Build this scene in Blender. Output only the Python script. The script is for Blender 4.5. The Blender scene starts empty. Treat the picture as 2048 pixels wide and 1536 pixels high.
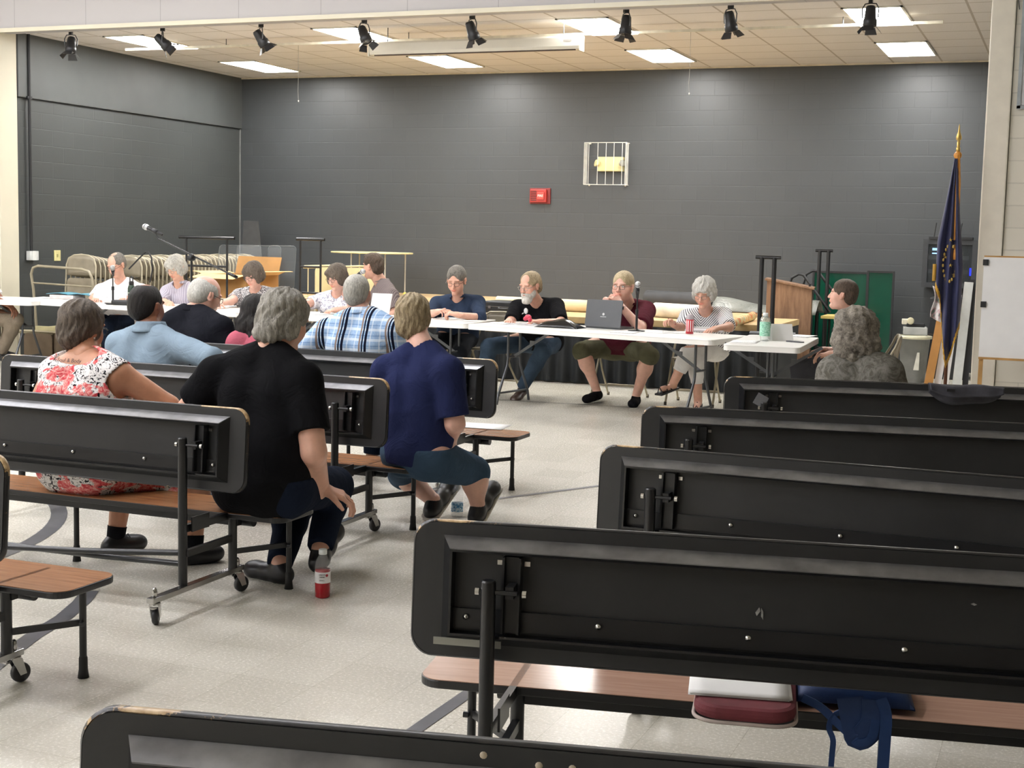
import bpy, bmesh, math, random
import numpy as np
import openvdb
from mathutils import Vector, Matrix
random.seed(7); rng=np.random.default_rng(5)
R=math.radians; PI=math.pi
sc=bpy.context.scene; COL=sc.collection
# ---------------------------------------------------------------- camera
H=1.54; FPX=2795.367; YAW,PITCH,ROLL=R(21.6934),R(6.00766),R(1.3136)
F_=Vector((-math.sin(YAW)*math.cos(PITCH),math.cos(YAW)*math.cos(PITCH),-math.sin(PITCH)))
R0=Vector((math.cos(YAW),math.sin(YAW),0)); U0=R0.cross(F_)
R_=R0*math.cos(ROLL)+U0*math.sin(ROLL); U_=-R0*math.sin(ROLL)+U0*math.cos(ROLL)
cam=bpy.data.objects.new('camera',bpy.data.cameras.new('camera')); COL.objects.link(cam)
M=Matrix((( R_.x,U_.x,-F_.x,0),(R_.y,U_.y,-F_.y,0),(R_.z,U_.z,-F_.z,H),(0,0,0,1)))
cam.matrix_world=M; cam.data.sensor_width=36; cam.data.lens=FPX/2048*36; cam.data.clip_start=.05; cam.data.clip_end=100
sc.camera=cam
# a point of the place measured from the photograph, on the plane of height z or of depth Y
def ray(x,y): return (F_*FPX+R_*(x-1024)-U_*(y-768))/FPX
def Pz(x,y,z=0.0):
    d=ray(x,y); t=(z-H)/d.z; return Vector((d.x*t,d.y*t,z))
def Py(x,y,Y):
    d=ray(x,y); t=Y/d.y; return Vector((d.x*t,Y,H+d.z*t))
def Px(x,y,X):
    d=ray(x,y); t=X/d.x; return Vector((X,d.y*t,H+d.z*t))
# ---------------------------------------------------------------- materials
def hexc(c):
    if isinstance(c,str):
        v=[int(c[i:i+2],16)/255 for i in (0,2,4)]
        return tuple((x/12.92 if x<=.04045 else ((x+.055)/1.055)**2.4) for x in v)+(1,)
    return tuple(c)+(1,) if len(c)==3 else tuple(c)
class NT:
    def __init__(s,name,rough=.5,metal=0,spec=.5,**kw):
        s.m=bpy.data.materials.new(name); s.m.use_nodes=True; s.t=s.m.node_tree; s.b=s.t.nodes['Principled BSDF']
        s.b.inputs['Roughness'].default_value=rough; s.b.inputs['Metallic'].default_value=metal
        s.b.inputs['Specular IOR Level'].default_value=spec
        for k,v in kw.items(): s.b.inputs[k.replace('_',' ')].default_value=v
    def n(s,ty,**kw):
        nd=s.t.nodes.new(ty)
        for k,v in kw.items():
            if k.startswith('i_'): 
                key=k[2:]; key=int(key) if key.isdigit() else key.replace('_',' '); nd.inputs[key].default_value=v
            else: setattr(nd,k,v)
        return nd
    def l(s,a,b): s.t.links.new(a,b)
    def co(s,scale=(1,1,1),rot=(0,0,0),src='Object'):
        tc=s.n('ShaderNodeTexCoord'); mp=s.n('ShaderNodeMapping'); mp.inputs['Scale'].default_value=scale; mp.inputs['Rotation'].default_value=rot
        s.l(tc.outputs[src],mp.inputs['Vector']); return mp.outputs[0]
    def noise(s,v,scale=5,detail=3,rough=.5,dist=0):
        nd=s.n('ShaderNodeTexNoise'); nd.inputs['Scale'].default_value=scale; nd.inputs['Detail'].default_value=detail
        nd.inputs['Roughness'].default_value=rough; nd.inputs['Distortion'].default_value=dist
        s.l(v,nd.inputs['Vector']); return nd.outputs['Fac']
    def ramp(s,f,stops,interp='LINEAR'):
        r=s.n('ShaderNodeValToRGB'); r.color_ramp.interpolation=interp; e=r.color_ramp.elements
        while len(e)<len(stops): e.new(.5)
        for i,(p,c) in enumerate(stops): e[i].position=p; e[i].color=hexc(c)
        s.l(f,r.inputs['Fac']); return r.outputs['Color']
    def mix(s,f,a,b,blend='MIX'):
        m=s.n('ShaderNodeMix',data_type='RGBA',blend_type=blend)
        for sock,v in ((m.inputs[0],f),(m.inputs[6],a),(m.inputs[7],b)):
            if isinstance(v,bpy.types.NodeSocket): s.l(v,sock)
            else: sock.default_value=v if not isinstance(v,str) and not (isinstance(v,tuple) and len(v)==3) else hexc(v)
        return m.outputs[2]
    def math(s,op,a,b=0,c=None):
        m=s.n('ShaderNodeMath',operation=op)
        for i,v in enumerate((a,b) if c is None else (a,b,c)):
            if isinstance(v,bpy.types.NodeSocket): s.l(v,m.inputs[i])
            else: m.inputs[i].default_value=v
        return m.outputs[0]
    def xyz(s,v):
        x=s.n('ShaderNodeSeparateXYZ'); s.l(v,x.inputs[0]); return x.outputs
    def bump(s,f,strength=.3,dist=.01,chain=None):
        b=s.n('ShaderNodeBump'); b.inputs['Strength'].default_value=strength; b.inputs['Distance'].default_value=dist
        s.l(f,b.inputs['Height'])
        if chain: s.l(chain,b.inputs['Normal'])
        s.l(b.outputs[0],s.b.inputs['Normal']); return b.outputs[0]
    def col(s,c):
        if isinstance(c,bpy.types.NodeSocket): s.l(c,s.b.inputs['Base Color'])
        else: s.b.inputs['Base Color'].default_value=hexc(c)
    def rgh(s,f): s.l(f,s.b.inputs['Roughness'])
MC={}
def mat(name,c,rough=.5,metal=0,var=.08,vs=8,bump=0,bs=60,spec=.5,**kw):
    if name in MC: return MC[name]
    t=NT(name,rough,metal,spec,**kw); v=t.co(); n=t.noise(v,vs,4)
    a=hexc(c); lo=tuple(x*(1-var*2) for x in a[:3]); hi=tuple(min(1,x*(1+var*2)) for x in a[:3])
    t.col(t.ramp(n,[(.3,lo),(.7,hi)]))
    if bump: t.bump(t.noise(v,bs,3),bump,.004)
    MC[name]=t.m; return t.m
def emis(name,c,s):
    if name in MC: return MC[name]
    t=NT(name,.4); t.col(c); t.b.inputs['Emission Color'].default_value=hexc(c); t.b.inputs['Emission Strength'].default_value=s
    n=t.noise(t.co(),3,2); t.l(t.math('MULTIPLY',t.math('ADD',t.math('MULTIPLY',n,.05),.975),s),t.b.inputs['Emission Strength'])
    MC[name]=t.m; return t.m
# ---------------------------------------------------------------- mesh building
def frame(d,up=(0,0,1)):
    d=Vector(d).normalized(); u=Vector(up)
    if abs(d.dot(u))>.98: u=Vector((0,1,0)) if abs(d.y)<.9 else Vector((1,0,0))
    s=d.cross(u).normalized(); u=s.cross(d); return s,u,d
class G:
    def __init__(s): s.v=[]; s.f=[]; s.mi=[]; s.m=0; s.sm=[]
    def add(s,vs,fs,smooth=False,T=None):
        o=len(s.v); s.v+= [tuple(T@Vector(v)) if T else tuple(v) for v in vs]
        s.f+=[tuple(i+o for i in f) for f in fs]; s.mi+=[s.m]*len(fs); s.sm+=[smooth]*len(fs); return s
    def box(s,c,d,rot=None,bev=0):
        x,y,z=[a/2 for a in d]; c=Vector(c); b=min(bev,x*.9,y*.9,z*.9)
        if b<=0:
            vs=[(i*x,j*y,k*z) for i in(-1,1) for j in(-1,1) for k in(-1,1)]
            fs=[(0,1,3,2),(4,6,7,5),(0,4,5,1),(2,3,7,6),(0,2,6,4),(1,5,7,3)]
        else:
            bm=bmesh.new(); bmesh.ops.create_cube(bm,size=2)
            for v in bm.verts: v.co=Vector((v.co.x*x,v.co.y*y,v.co.z*z))
            bmesh.ops.bevel(bm,geom=bm.edges[:],offset=b,segments=2,affect='EDGES',profile=.6)
            bm.verts.ensure_lookup_table(); vs=[v.co.copy() for v in bm.verts]; fs=[tuple(v.index for v in f.verts) for f in bm.faces]; bm.free()
        m=Matrix.Identity(3) if rot is None else (rot if isinstance(rot,Matrix) else Matrix.Rotation(rot,3,'Z'))
        return s.add([m@Vector(v)+c for v in vs],fs)
    def bar(s,a,b,w,h=None,up=(0,0,1)):      # rectangular bar from a to b
        h=h or w; a=Vector(a); b=Vector(b); sd,u,d=frame(b-a,up); m=Matrix((sd,d,u)).transposed()
        return s.box((a+b)/2,(w,(b-a).length,h),m)
    def cyl(s,a,b,r,r2=None,n=16,cap=True):
        r2=r if r2 is None else r2; a=Vector(a); b=Vector(b); sd,u,d=frame(b-a); vs=[]
        for p,q in((a,r),(b,r2)):
            for i in range(n): t=2*PI*i/n; vs.append(p+sd*q*math.cos(t)+u*q*math.sin(t))
        fs=[(i,(i+1)%n,n+(i+1)%n,n+i) for i in range(n)]; s.add(vs,fs,True)
        if cap: s.add(vs,[tuple(range(n))[::-1],tuple(range(n,2*n))])
        return s
    def tube(s,pts,r,n=10,cap=True,rad=None):
        pts=[Vector(p) for p in pts]; vs=[]; u=None; m=len(pts)
        for i,p in enumerate(pts):
            d=(pts[min(i+1,m-1)]-pts[max(i-1,0)]).normalized()
            if u is None: sd,u,_=frame(d)
            u=(u-d*u.dot(d)); u=u.normalized() if u.length>1e-6 else frame(d)[1]; sd=d.cross(u); q=rad[i] if rad else r
            for k in range(n): t=2*PI*k/n; vs.append(p+sd*q*math.cos(t)+u*q*math.sin(t))
        fs=[(j*n+i,j*n+(i+1)%n,(j+1)*n+(i+1)%n,(j+1)*n+i) for j in range(m-1) for i in range(n)]; s.add(vs,fs,True)
        if cap: s.add(vs,[tuple(range(n))[::-1],tuple(range((m-1)*n,m*n))])
        return s
    def lathe(s,prof,c=(0,0,0),ax=(0,0,1),n=24):
        sd,u,d=frame(ax); c=Vector(c); vs=[]; m=len(prof)
        for r,z in prof:
            for k in range(n): t=2*PI*k/n; vs.append(c+d*z+sd*r*math.cos(t)+u*r*math.sin(t))
        fs=[(j*n+i,j*n+(i+1)%n,(j+1)*n+(i+1)%n,(j+1)*n+i) for j in range(m-1) for i in range(n)]; s.add(vs,fs,True)
        if prof[0][0]>1e-5: s.add(vs,[tuple(range(n))[::-1]])
        if prof[-1][0]>1e-5: s.add(vs,[tuple(range((m-1)*n,m*n))])
        return s
    def ball(s,c,r,n=14):
        r=(r,)*3 if not hasattr(r,'__len__') else r; c=Vector(c); vs=[]; k=n//2
        for j in range(k+1):
            t=PI*j/k
            for i in range(n): p=2*PI*i/n; vs.append(c+Vector((r[0]*math.sin(t)*math.cos(p),r[1]*math.sin(t)*math.sin(p),r[2]*math.cos(t))))
        return s.add(vs,[(j*n+i,(j+1)*n+i,(j+1)*n+(i+1)%n,j*n+(i+1)%n) for j in range(k) for i in range(n)],True)
    def prism(s,outline,h,T):                # outline in local xy, extruded 0..h along local z
        n=len(outline); vs=[(x,y,0) for x,y in outline]+[(x,y,h) for x,y in outline]
        return s.add(vs,[tuple(range(n))[::-1],tuple(range(n,2*n))]+[(i,(i+1)%n,n+(i+1)%n,n+i) for i in range(n)],False,T)
    def grid(s,fn,nu,nv,smooth=True,thick=0):
        P=[[Vector(fn(i/nu,j/nv)) for i in range(nu+1)] for j in range(nv+1)]; vs=[p for r in P for p in r]; w=nu+1
        fs=[(j*w+i,j*w+i+1,(j+1)*w+i+1,(j+1)*w+i) for j in range(nv) for i in range(nu)]
        if thick:
            N=[]
            for j in range(nv+1):
                for i in range(nu+1):
                    a=P[j][min(i+1,nu)]-P[j][max(i-1,0)]; b=P[min(j+1,nv)][i]-P[max(j-1,0)][i]; q=a.cross(b); N.append(q.normalized()*thick if q.length>1e-9 else Vector((0,0,thick)))
            o=len(vs); vs+=[p-q for p,q in zip(vs,N)]; fs+=[tuple(k+o for k in f[::-1]) for f in fs]
            bd=[i for i in range(nu)]; 
            e=[(i,i+1) for i in range(nu)]+[(j*w+nu,(j+1)*w+nu) for j in range(nv)]+[(nv*w+i+1,nv*w+i) for i in range(nu)]+[((j+1)*w,j*w) for j in range(nv)]
            fs+=[(b,a,a+o,b+o) for a,b in e]
        return s.add(vs,fs,smooth)
    def build(s,name,mats,parent=None,loc=None,rotz=0,bev=0,inv=True):
        me=bpy.data.meshes.new(name); me.from_pydata(s.v,[],s.f); 
        mats=mats if isinstance(mats,(list,tuple)) else [mats]
        for m in mats: me.materials.append(m)
        me.polygons.foreach_set('material_index',s.mi); me.polygons.foreach_set('use_smooth',s.sm); me.update()
        o=bpy.data.objects.new(name,me); COL.objects.link(o)
        if loc is not None: o.location=loc
        o.rotation_euler=(0,0,rotz)
        if parent is not None: o.parent=parent
        if bev:
            md=o.modifiers.new('edge','BEVEL'); md.width=bev; md.segments=2; md.limit_method='ANGLE'; md.angle_limit=R(40)
        return o
def tag(o,label=None,cat=None,group=None,kind=None):
    if label: o['label']=label
    if cat: o['category']=cat
    if group: o['group']=group
    if kind: o['kind']=kind
    return o
def root(name,loc,rotz,label,cat,group=None):
    o=bpy.data.objects.new(name,None); o.empty_display_size=.1; COL.objects.link(o); o.location=loc; o.rotation_euler=(0,0,rotz); return tag(o,label,cat,group)
def dup(o,parent=None):
    c=o.copy(); COL.objects.link(c); c.parent=parent
    for ch in list(o.children): 
        if ch.get('nocopy'): continue
        dup(ch,c)
    return c
def rrect(w,h,r,n=6,cx=0,cy=0):
    out=[]
    for sx,sy,a in((1,1,0),(-1,1,90),(-1,-1,180),(1,-1,270)):
        for i in range(n+1):
            t=R(a+90*i/n); out.append((cx+sx*(w/2-r)+r*math.cos(t),cy+sy*(h/2-r)+r*math.sin(t)))
    return out
def arc(c,r,a0,a1,n,ax=(1,0,0),ay=(0,1,0)):
    c=Vector(c);ax=Vector(ax);ay=Vector(ay); return [c+ax*r*math.cos(R(a0+(a1-a0)*i/n))+ay*r*math.sin(R(a0+(a1-a0)*i/n)) for i in range(n+1)]
def struct(g,name,m,**kw):
    o=g.build(name,m,**kw); o['kind']='structure'; return o
def text(name,s,size,m,parent,T,extr=.0008,align='CENTER'):
    cu=bpy.data.curves.new(name,'FONT'); cu.body=s; cu.size=size; cu.align_x=align; cu.align_y='CENTER'; cu.extrude=extr
    tmp=bpy.data.objects.new(name,cu); COL.objects.link(tmp); bpy.context.view_layer.update(); me=bpy.data.meshes.new_from_object(tmp.evaluated_get(bpy.context.evaluated_depsgraph_get())); bpy.data.objects.remove(tmp)
    me.materials.clear(); me.materials.append(m); o=bpy.data.objects.new(name,me); COL.objects.link(o); o.parent=parent; o.matrix_basis=T; return o
EXPO=0.6
# ================================================================ ROOM
XL,XR,YB,YP,ZC=-11.635,-.62,18.06,12.985,3.785
PXL,PXR=-11.615,-.785
LX0,LX1,HY0,HZ=-16.0,7.5,-7.0,5.0      # hall extents
STZ,STY,STX,SXR=.705,14.05,-9.9,-3.30           # stage top, front, left end
def cmu(name,c,rowoff=0,mort=.55,axis='x',rough=.42,msz=.006,bst=.55):
    t=NT(name,rough); tc=t.n('ShaderNodeTexCoord'); x=t.xyz(tc.outputs['Object']); cb=t.n('ShaderNodeCombineXYZ')
    t.l(x[0 if axis=='x' else 1],cb.inputs[0]); t.l(t.math('ADD',x[2],rowoff),cb.inputs[1])
    b=t.n('ShaderNodeTexBrick'); t.l(cb.outputs[0],b.inputs['Vector'])
    for k,v in(('Scale',1),('Brick Width',.387),('Row Height',.193),('Mortar Size',msz),('Mortar Smooth',.3),('Bias',0)): b.inputs[k].default_value=v
    a=hexc(c); b.inputs['Color1'].default_value=a; b.inputs['Color2'].default_value=tuple(q*.93 for q in a[:3])+(1,); b.inputs['Mortar'].default_value=tuple(q*mort for q in a[:3])+(1,)
    n=t.noise(tc.outputs['Object'],1.3,5); col=t.mix(t.math('MULTIPLY',n,.35),b.outputs['Color'],tuple(q*.8 for q in a[:3]))
    t.col(col); inv=t.math('SUBTRACT',1,b.outputs['Fac']); b1=t.bump(inv,bst,.006)
    t.bump(t.noise(tc.outputs['Object'],120,3,.7),.12,.003,b1)
    return t.m
m_blk=cmu('black_block_paint','45484a',.052,.9,bst=.32); m_blk_l=cmu('black_block_paint_left','464949',.002,.9,bst=.32,axis='y')
m_cream=cmu('cream_block_paint','e6e1d3',.02,.8,rough=.5,bst=.35)
m_smoothblk=mat('black_plaster_paint','4b4e4e',.5,var=.05,vs=2,bump=.08,bs=200)
m_creamp=mat('cream_paint','d3cdb8',.5,var=.02,vs=2,bump=.04,bs=80)
m_header=mat('white_wall_panel','e9e6e4',.55,var=.015,vs=1.5)
# floor
t=NT('speckled_floor_tile',.3); v=t.co(); n1=t.noise(v,90,6,.75); n2=t.noise(v,9,4,.6); n3=t.noise(v,.7,3)
c=t.ramp(n1,[(.30,'bbb6a8'),(.46,'d0ccbf'),(.6,'dbd7cb'),(.75,'e2dfd5')]); c=t.mix(t.math('MULTIPLY',n2,.14),c,'bdb7a8'); c=t.mix(t.math('MULTIPLY',n3,.25),c,'d8d4c7')
b=t.n('ShaderNodeTexBrick',offset=0); t.l(v,b.inputs['Vector'])
for k,q in(('Scale',1),('Brick Width',.29),('Row Height',.29),('Mortar Size',.0012),('Mortar Smooth',.2)): b.inputs[k].default_value=q
for k,q in(('Color1','ffffff'),('Color2','f1f0ee'),('Mortar','cfccc3')): b.inputs[k].default_value=hexc(q)
t.col(t.mix(1.0,c,b.outputs['Color'],'MULTIPLY')); t.rgh(t.math('ADD',t.math('MULTIPLY',n1,.06),.24)); t.bump(n2,.01,.01); m_floor=t.m
g=G(); g.box(((LX0+LX1)/2,(HY0+YB)/2+.5,-.05),(LX1-LX0,YB-HY0+1.4,.1)); struct(g,'floor',m_floor)
# back wall, left wall of the stage bay, far right wall of the bay
g=G(); g.box(((XL+XR)/2,YB+.1,ZC/2+.3),(XR-XL+1.2,.2,ZC+.8)); struct(g,'wall_back',m_blk)
g=G(); g.box((XL-.1,(YP+YB)/2,1.52),(.2,YB-YP,3.04)); struct(g,'wall_left',m_blk_l)
g=G(); g.box((XL-.065,(YP+.31+YB)/2,3.045+.55),(.2,YB-YP-.31,1.1),bev=.006); struct(g,'trim_1',m_smoothblk)
g=G(); g.box((XL+.008,YB-.008,1.52),(.014,.014,3.04)); struct(g,'trim_11',mat('corner_bead','8a8c8b',.4,.3))
g=G(); g.box((XR+.52,(YP+YB)/2+.1,2.1),(.2,YB-YP-.2,4.2)); struct(g,'wall_right',m_blk_l)
# proscenium wall: left pier, right pier with smooth corner strip, header
g=G(); g.box(((LX0+PXL)/2,YP+.15,2.5),(PXL-LX0,.3,5)); struct(g,'wall_front_left',m_creamp)
g=G(); g.box(((-.58+LX1)/2,YP+.15,2.5),(LX1+.58,.3,5)); struct(g,'wall_front_right',m_cream)
g=G(); g.box(((PXR-.585)/2,YP+.18,2.5),(.2,.42,5),bev=.012); struct(g,'trim_2',mat('cream_corner_paint','e6e0d2',.5,var=.02))
t=NT('header_panels',.5); x=t.xyz(t.co()); fr=t.math('FRACT',t.math('DIVIDE',t.math('ADD',x[0],30.28),.995)); ln=t.math('LESS_THAN',fr,.008)
t.col(t.mix(ln,'b0adac','979492')); m_hdr=t.m
g=G(); g.box(((PXL+PXR)/2,YP+.1,(3.745+HZ)/2),(PXR-PXL,.2,HZ-3.745)); struct(g,'wall_header',m_hdr)
g=G(); g.box(((PXL+PXR)/2,YP-.012,3.757),(PXR-PXL,.024,.045)); struct(g,'trim_3',m_creamp)
# stage ceiling: tiles in a T-bar grid
TS=.576; LXS=(-10.50,-7.70,-4.82,-1.92); LYS=((13.80,14.97),(16.2,17.40))
t=NT('ceiling_tile',.9); tc=t.co(); x=t.xyz(tc)
fx=t.math('FRACT',t.math('DIVIDE',t.math('ADD',x[0],1.92-.288+20*TS),TS)); fy=t.math('FRACT',t.math('DIVIDE',t.math('SUBTRACT',x[1],13.8-10*.592),.592))
ed=lambda f:t.math('MAXIMUM',t.math('LESS_THAN',f,.02),t.math('GREATER_THAN',f,.98)); e=t.math('MAXIMUM',ed(fx),ed(fy))
n=t.noise(tc,160,4,.8); n2=t.noise(tc,.8,3); base=t.ramp(n,[(.3,'cfcac6'),(.5,'dcd8d4'),(.7,'e4e0dc')]); base=t.mix(t.math('MULTIPLY',n2,.3),base,'d9d4ce')
t.col(t.mix(e,base,'b3aba0')); b1=t.bump(t.math('SUBTRACT',1,e),.5,.01); t.bump(n,.25,.004,b1); m_ct=t.m
g=G(); g.box(((XL+XR)/2+.2,(YP+YB)/2+.1,ZC+.05),(XR-XL+.9,YB-YP,.1)); struct(g,'ceiling',m_ct)
g=G()
for a,b in(((XL+.0,YP+.2),(XL+.0,YB)),((XL,YB-.012),(XR+.4,YB-.012))):
    g.bar((a[0]+.012,a[1],ZC-.008),(b[0]+.012,b[1],ZC-.008),.024,.016)
struct(g,'trim_4',mat('wall_angle','cfc6b2',.5))
m_lit=emis('lit_diffuser','fffdfa',29.0); m_litf=mat('fixture_rim','e6e2d6',.4)
lab={0:'leftmost',1:'second from left',2:'third from left',3:'rightmost'}
for i,cx in enumerate(LXS):
    for j,(y0,y1) in enumerate(LYS):
        r=root('ceiling_light',(cx,(y0+y1)/2,ZC),0,'lit rectangular ceiling panel, %s of the %s row'%(lab[i],('nearer','farther')[j]),'ceiling light','lit panels in the stage ceiling')
        g=G(); 
        for s in(-1,1): g.box((s*.275,0,-.006),(.022,y1-y0,.016)); g.box((0,s*((y1-y0)/2-.011),-.006),(.572,.022,.016))
        g.build('frame',m_litf,r); g=G(); g.box((0,0,-.004),(.53,y1-y0-.044,.012)); g.build('diffuser',m_lit,r)
# hall shell around and behind the camera
m_hall=mat('hall_wall_paint','d9d4c6',.7,var=.02); m_hc=mat('hall_ceiling_paint','dedad0',.85,var=.02)
g=G(); g.box((LX0-.1,(HY0+YP)/2,2.5),(.2,YP-HY0,5)); struct(g,'wall_hall_left',m_hall)
g=G(); g.box((LX1+.1,(HY0+YP)/2,2.5),(.2,YP-HY0,5)); struct(g,'wall_hall_right',m_hall)
g=G(); g.box(((LX0+LX1)/2,HY0-.1,2.5),(LX1-LX0+.4,.2,5)); struct(g,'wall_hall_rear',m_hall)
g=G(); g.box(((LX0+LX1)/2,(HY0+YP)/2,HZ+.05),(LX1-LX0+.4,YP-HY0+.4,.1)); struct(g,'ceiling_hall',m_hc)
m_lit2=emis('hall_diffuser','f8f8ff',23.0)
for yi,y in enumerate((-4.5,-1.6,1.3,4.2,7.0,9.7)):
    for xi,x in enumerate((-13.0,-10.6,-8.2,-5.0)):
        g=G(); g.box((0,0,0),(.6,1.2,.02)); o=g.build('hall_ceiling_light',m_lit2,loc=(x,y,HZ-.012)); tag(o,'lit rectangular panel in the hall ceiling above the benches','ceiling light','hall ceiling panels')
# stage platform: top with black skirt
t=NT('stage_plywood',.4); v=t.co(); n=t.noise(v,3,5,.6,.6); wv=t.noise(t.co((1,14,1)),4,5,.6)
c=t.ramp(n,[(.3,'c3a274'),(.55,'d6ba8c'),(.75,'e0c9a0')]); c=t.mix(t.math('MULTIPLY',wv,.4),c,'b79566')
x=t.xyz(v); l1=t.math('LESS_THAN',t.math('FRACT',t.math('DIVIDE',t.math('ADD',x[0],40),1.22)),.012); t.col(t.mix(l1,c,'5b432a')); m_stage=t.m
t=NT('black_pleated_cloth',.75); x=t.xyz(t.co()); t.col(t.ramp(t.noise(t.co(),3,3),[(.3,'15181b'),(.7,'23272a')])); m_skirt=t.m
g=G(); g.box(((STX+SXR)/2,(STY+YB)/2,STZ-.03),(SXR-STX,YB-STY,.06)); g.box((-3.04,(STY+15.55)/2,STZ-.03),(.52,15.55-STY,.06)); so=struct(g,'floor_stage',m_stage)
g=G(); g.box(((STX-2.78)/2,STY+.004,STZ-.03),(-2.78-STX,.012,.066)); struct(g,'trim_5',mat('stage_edge_trim','b59a6a',.4,var=.1))
def sk(u,v):
    X=STX+u*(-2.79-STX); a=.035*math.sin(X*2*PI/.16+.8*math.sin(X*3))*(.35+.65*(1-v)); return (X,STY-.05+a,.015+v*(STZ-.08))
g=G(); g.grid(sk,900,6,True); o=g.build('stage_skirt',m_skirt); tag(o,'black pleated cloth skirt hanging along the stage front','stage skirt')
g=G(); g.box((STX+.02,(STY+YB)/2,(STZ-.06)/2),(.03,YB-STY,STZ-.06)); g.box((-2.80,(STY+15.55)/2,(STZ-.06)/2),(.03,15.55-STY,STZ-.06)); g.box((SXR-.02,(15.55+YB)/2,(STZ-.06)/2),(.03,YB-15.55,STZ-.06)); struct(g,'wall_stage_side',m_skirt)
# painted game lines on the floor
m_line=mat('grey_floor_paint','55555a',.35,var=.1); m_line2=mat('black_floor_paint','26272a',.35,var=.1)
def ribbon(name,pts,w,m,z=.002):
    pts=[Vector((p[0],p[1],z)) for p in pts]; g=G(); vs=[]
    for i,p in enumerate(pts):
        d=(pts[min(i+1,len(pts)-1)]-pts[max(i-1,0)]).normalized(); s=Vector((-d.y,d.x,0)); vs+=[p+s*w/2,p-s*w/2]
    g.add(vs,[(2*i,2*i+1,2*i+3,2*i+2) for i in range(len(pts)-1)]); return struct(g,name,m)
def ext(a,b,s,e): d=b-a; return [a-d*s,b+d*e]
ribbon('trim_6',ext(Pz(820,1468),Pz(938,1386),.6,.25),.052,m_line)
ribbon('trim_7',ext(Pz(1000,997),Pz(1190,973),.3,.3),.04,m_line)
ribbon('trim_8',ext(Pz(1040,802),Pz(1300,817),.2,2.2),.02,m_line2)
ribbon('trim_9',[(-6.45+1.89*math.cos(R(a)),4.79+1.89*math.sin(R(a))) for a in range(-40,110,4)],.085,m_line)
ribbon('trim_10',[(-3.80,4.75),(-3.72,4.6),(-3.63,4.38),(-3.56,4.12),(-3.47,3.86),(-3.36,3.6),(-3.2,3.3)],.075,m_line)
# ================================================================ CAFETERIA BENCHES (tabletop folded up as a backrest)
m_blkmetal=mat('black_powdercoat','17181a',.32,var=.12,bump=.05,bs=120)
m_gloss=mat('black_gloss_metal','1a1b1d',.18,var=.1)
m_flange=mat('rim_top_painted_glare','7c7c7e',.38,.75,var=.15,vs=12,bump=.1,bs=60)  # top face of the black rim; ceiling glare painted in as lighter metal
m_chrome=mat('chrome_bar','b9b8b6',.22,1,var=.06); m_bolt=mat('zinc_bolt','c9c8c4',.25,1)
m_rubber=mat('black_rubber','161616',.6,var=.1); m_wheel=mat('dark_wheel_rubber','2b2b2d',.45)
t=NT('black_laminate_back',.42); v=t.co(); n=t.noise(v,2.2,6,.7,.5); n2=t.noise(v,40,4,.7); c=t.ramp(n,[(.35,'202122'),(.6,'272829'),(.8,'303131')])
sc1=t.noise(t.co((9,9,2),(0,.6,0)),3,6,.8,1.2); c=t.mix(t.ramp(sc1,[(.72,'000000'),(.80,'484848')]),c,'8d8c88')
t.col(c); t.rgh(t.math('ADD',t.math('MULTIPLY',n2,.25),.3)); t.bump(n2,.06,.003); m_lam=t.m
t=NT('worn_black_edge',.35); v=t.co(); x=t.xyz(v); n=t.noise(v,7,6,.75,.3); n2=t.noise(v,60,3)
ax_=t.math('ABSOLUTE',x[0]); wear=t.math('ADD',t.math('ADD',n,t.math('MULTIPLY',t.math('MULTIPLY',t.math('GREATER_THAN',ax_,.97),t.math('GREATER_THAN',x[2],.80)),.17)),t.math('MULTIPLY',t.math('GREATER_THAN',ax_,1.1),.035))
m1=t.ramp(wear,[(.655,'000000'),(.68,'ffffff')]); t.col(t.mix(m1,'1b1b1c',t.ramp(n2,[(.3,'a58358'),(.7,'d9c096')]))); t.bump(wear,.2,.004); m_edge=t.m
m_edge2=mat('black_edge_band','1b1b1c',.3,var=.1)
t=NT('oak_laminate_seat',.22); v=t.co((1.2,22,22)); n=t.noise(v,3,6,.7,.4); n2=t.noise(t.co((3,90,90)),4,4,.7)
c=t.ramp(n,[(.3,'8e5f3c'),(.5,'a9764e'),(.7,'bd8a60')]); t.col(t.mix(t.math('MULTIPLY',n2,.4),c,'83532f')); m_oak=t.m
t=NT('pale_laminate_seat',.18); v=t.co((1.2,22,22)); n=t.noise(v,3,6,.7,.4); t.col(t.ramp(n,[(.3,'a98370'),(.7,'c09b86')])); m_oak2=t.m
BL=1.19  # half length
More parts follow.
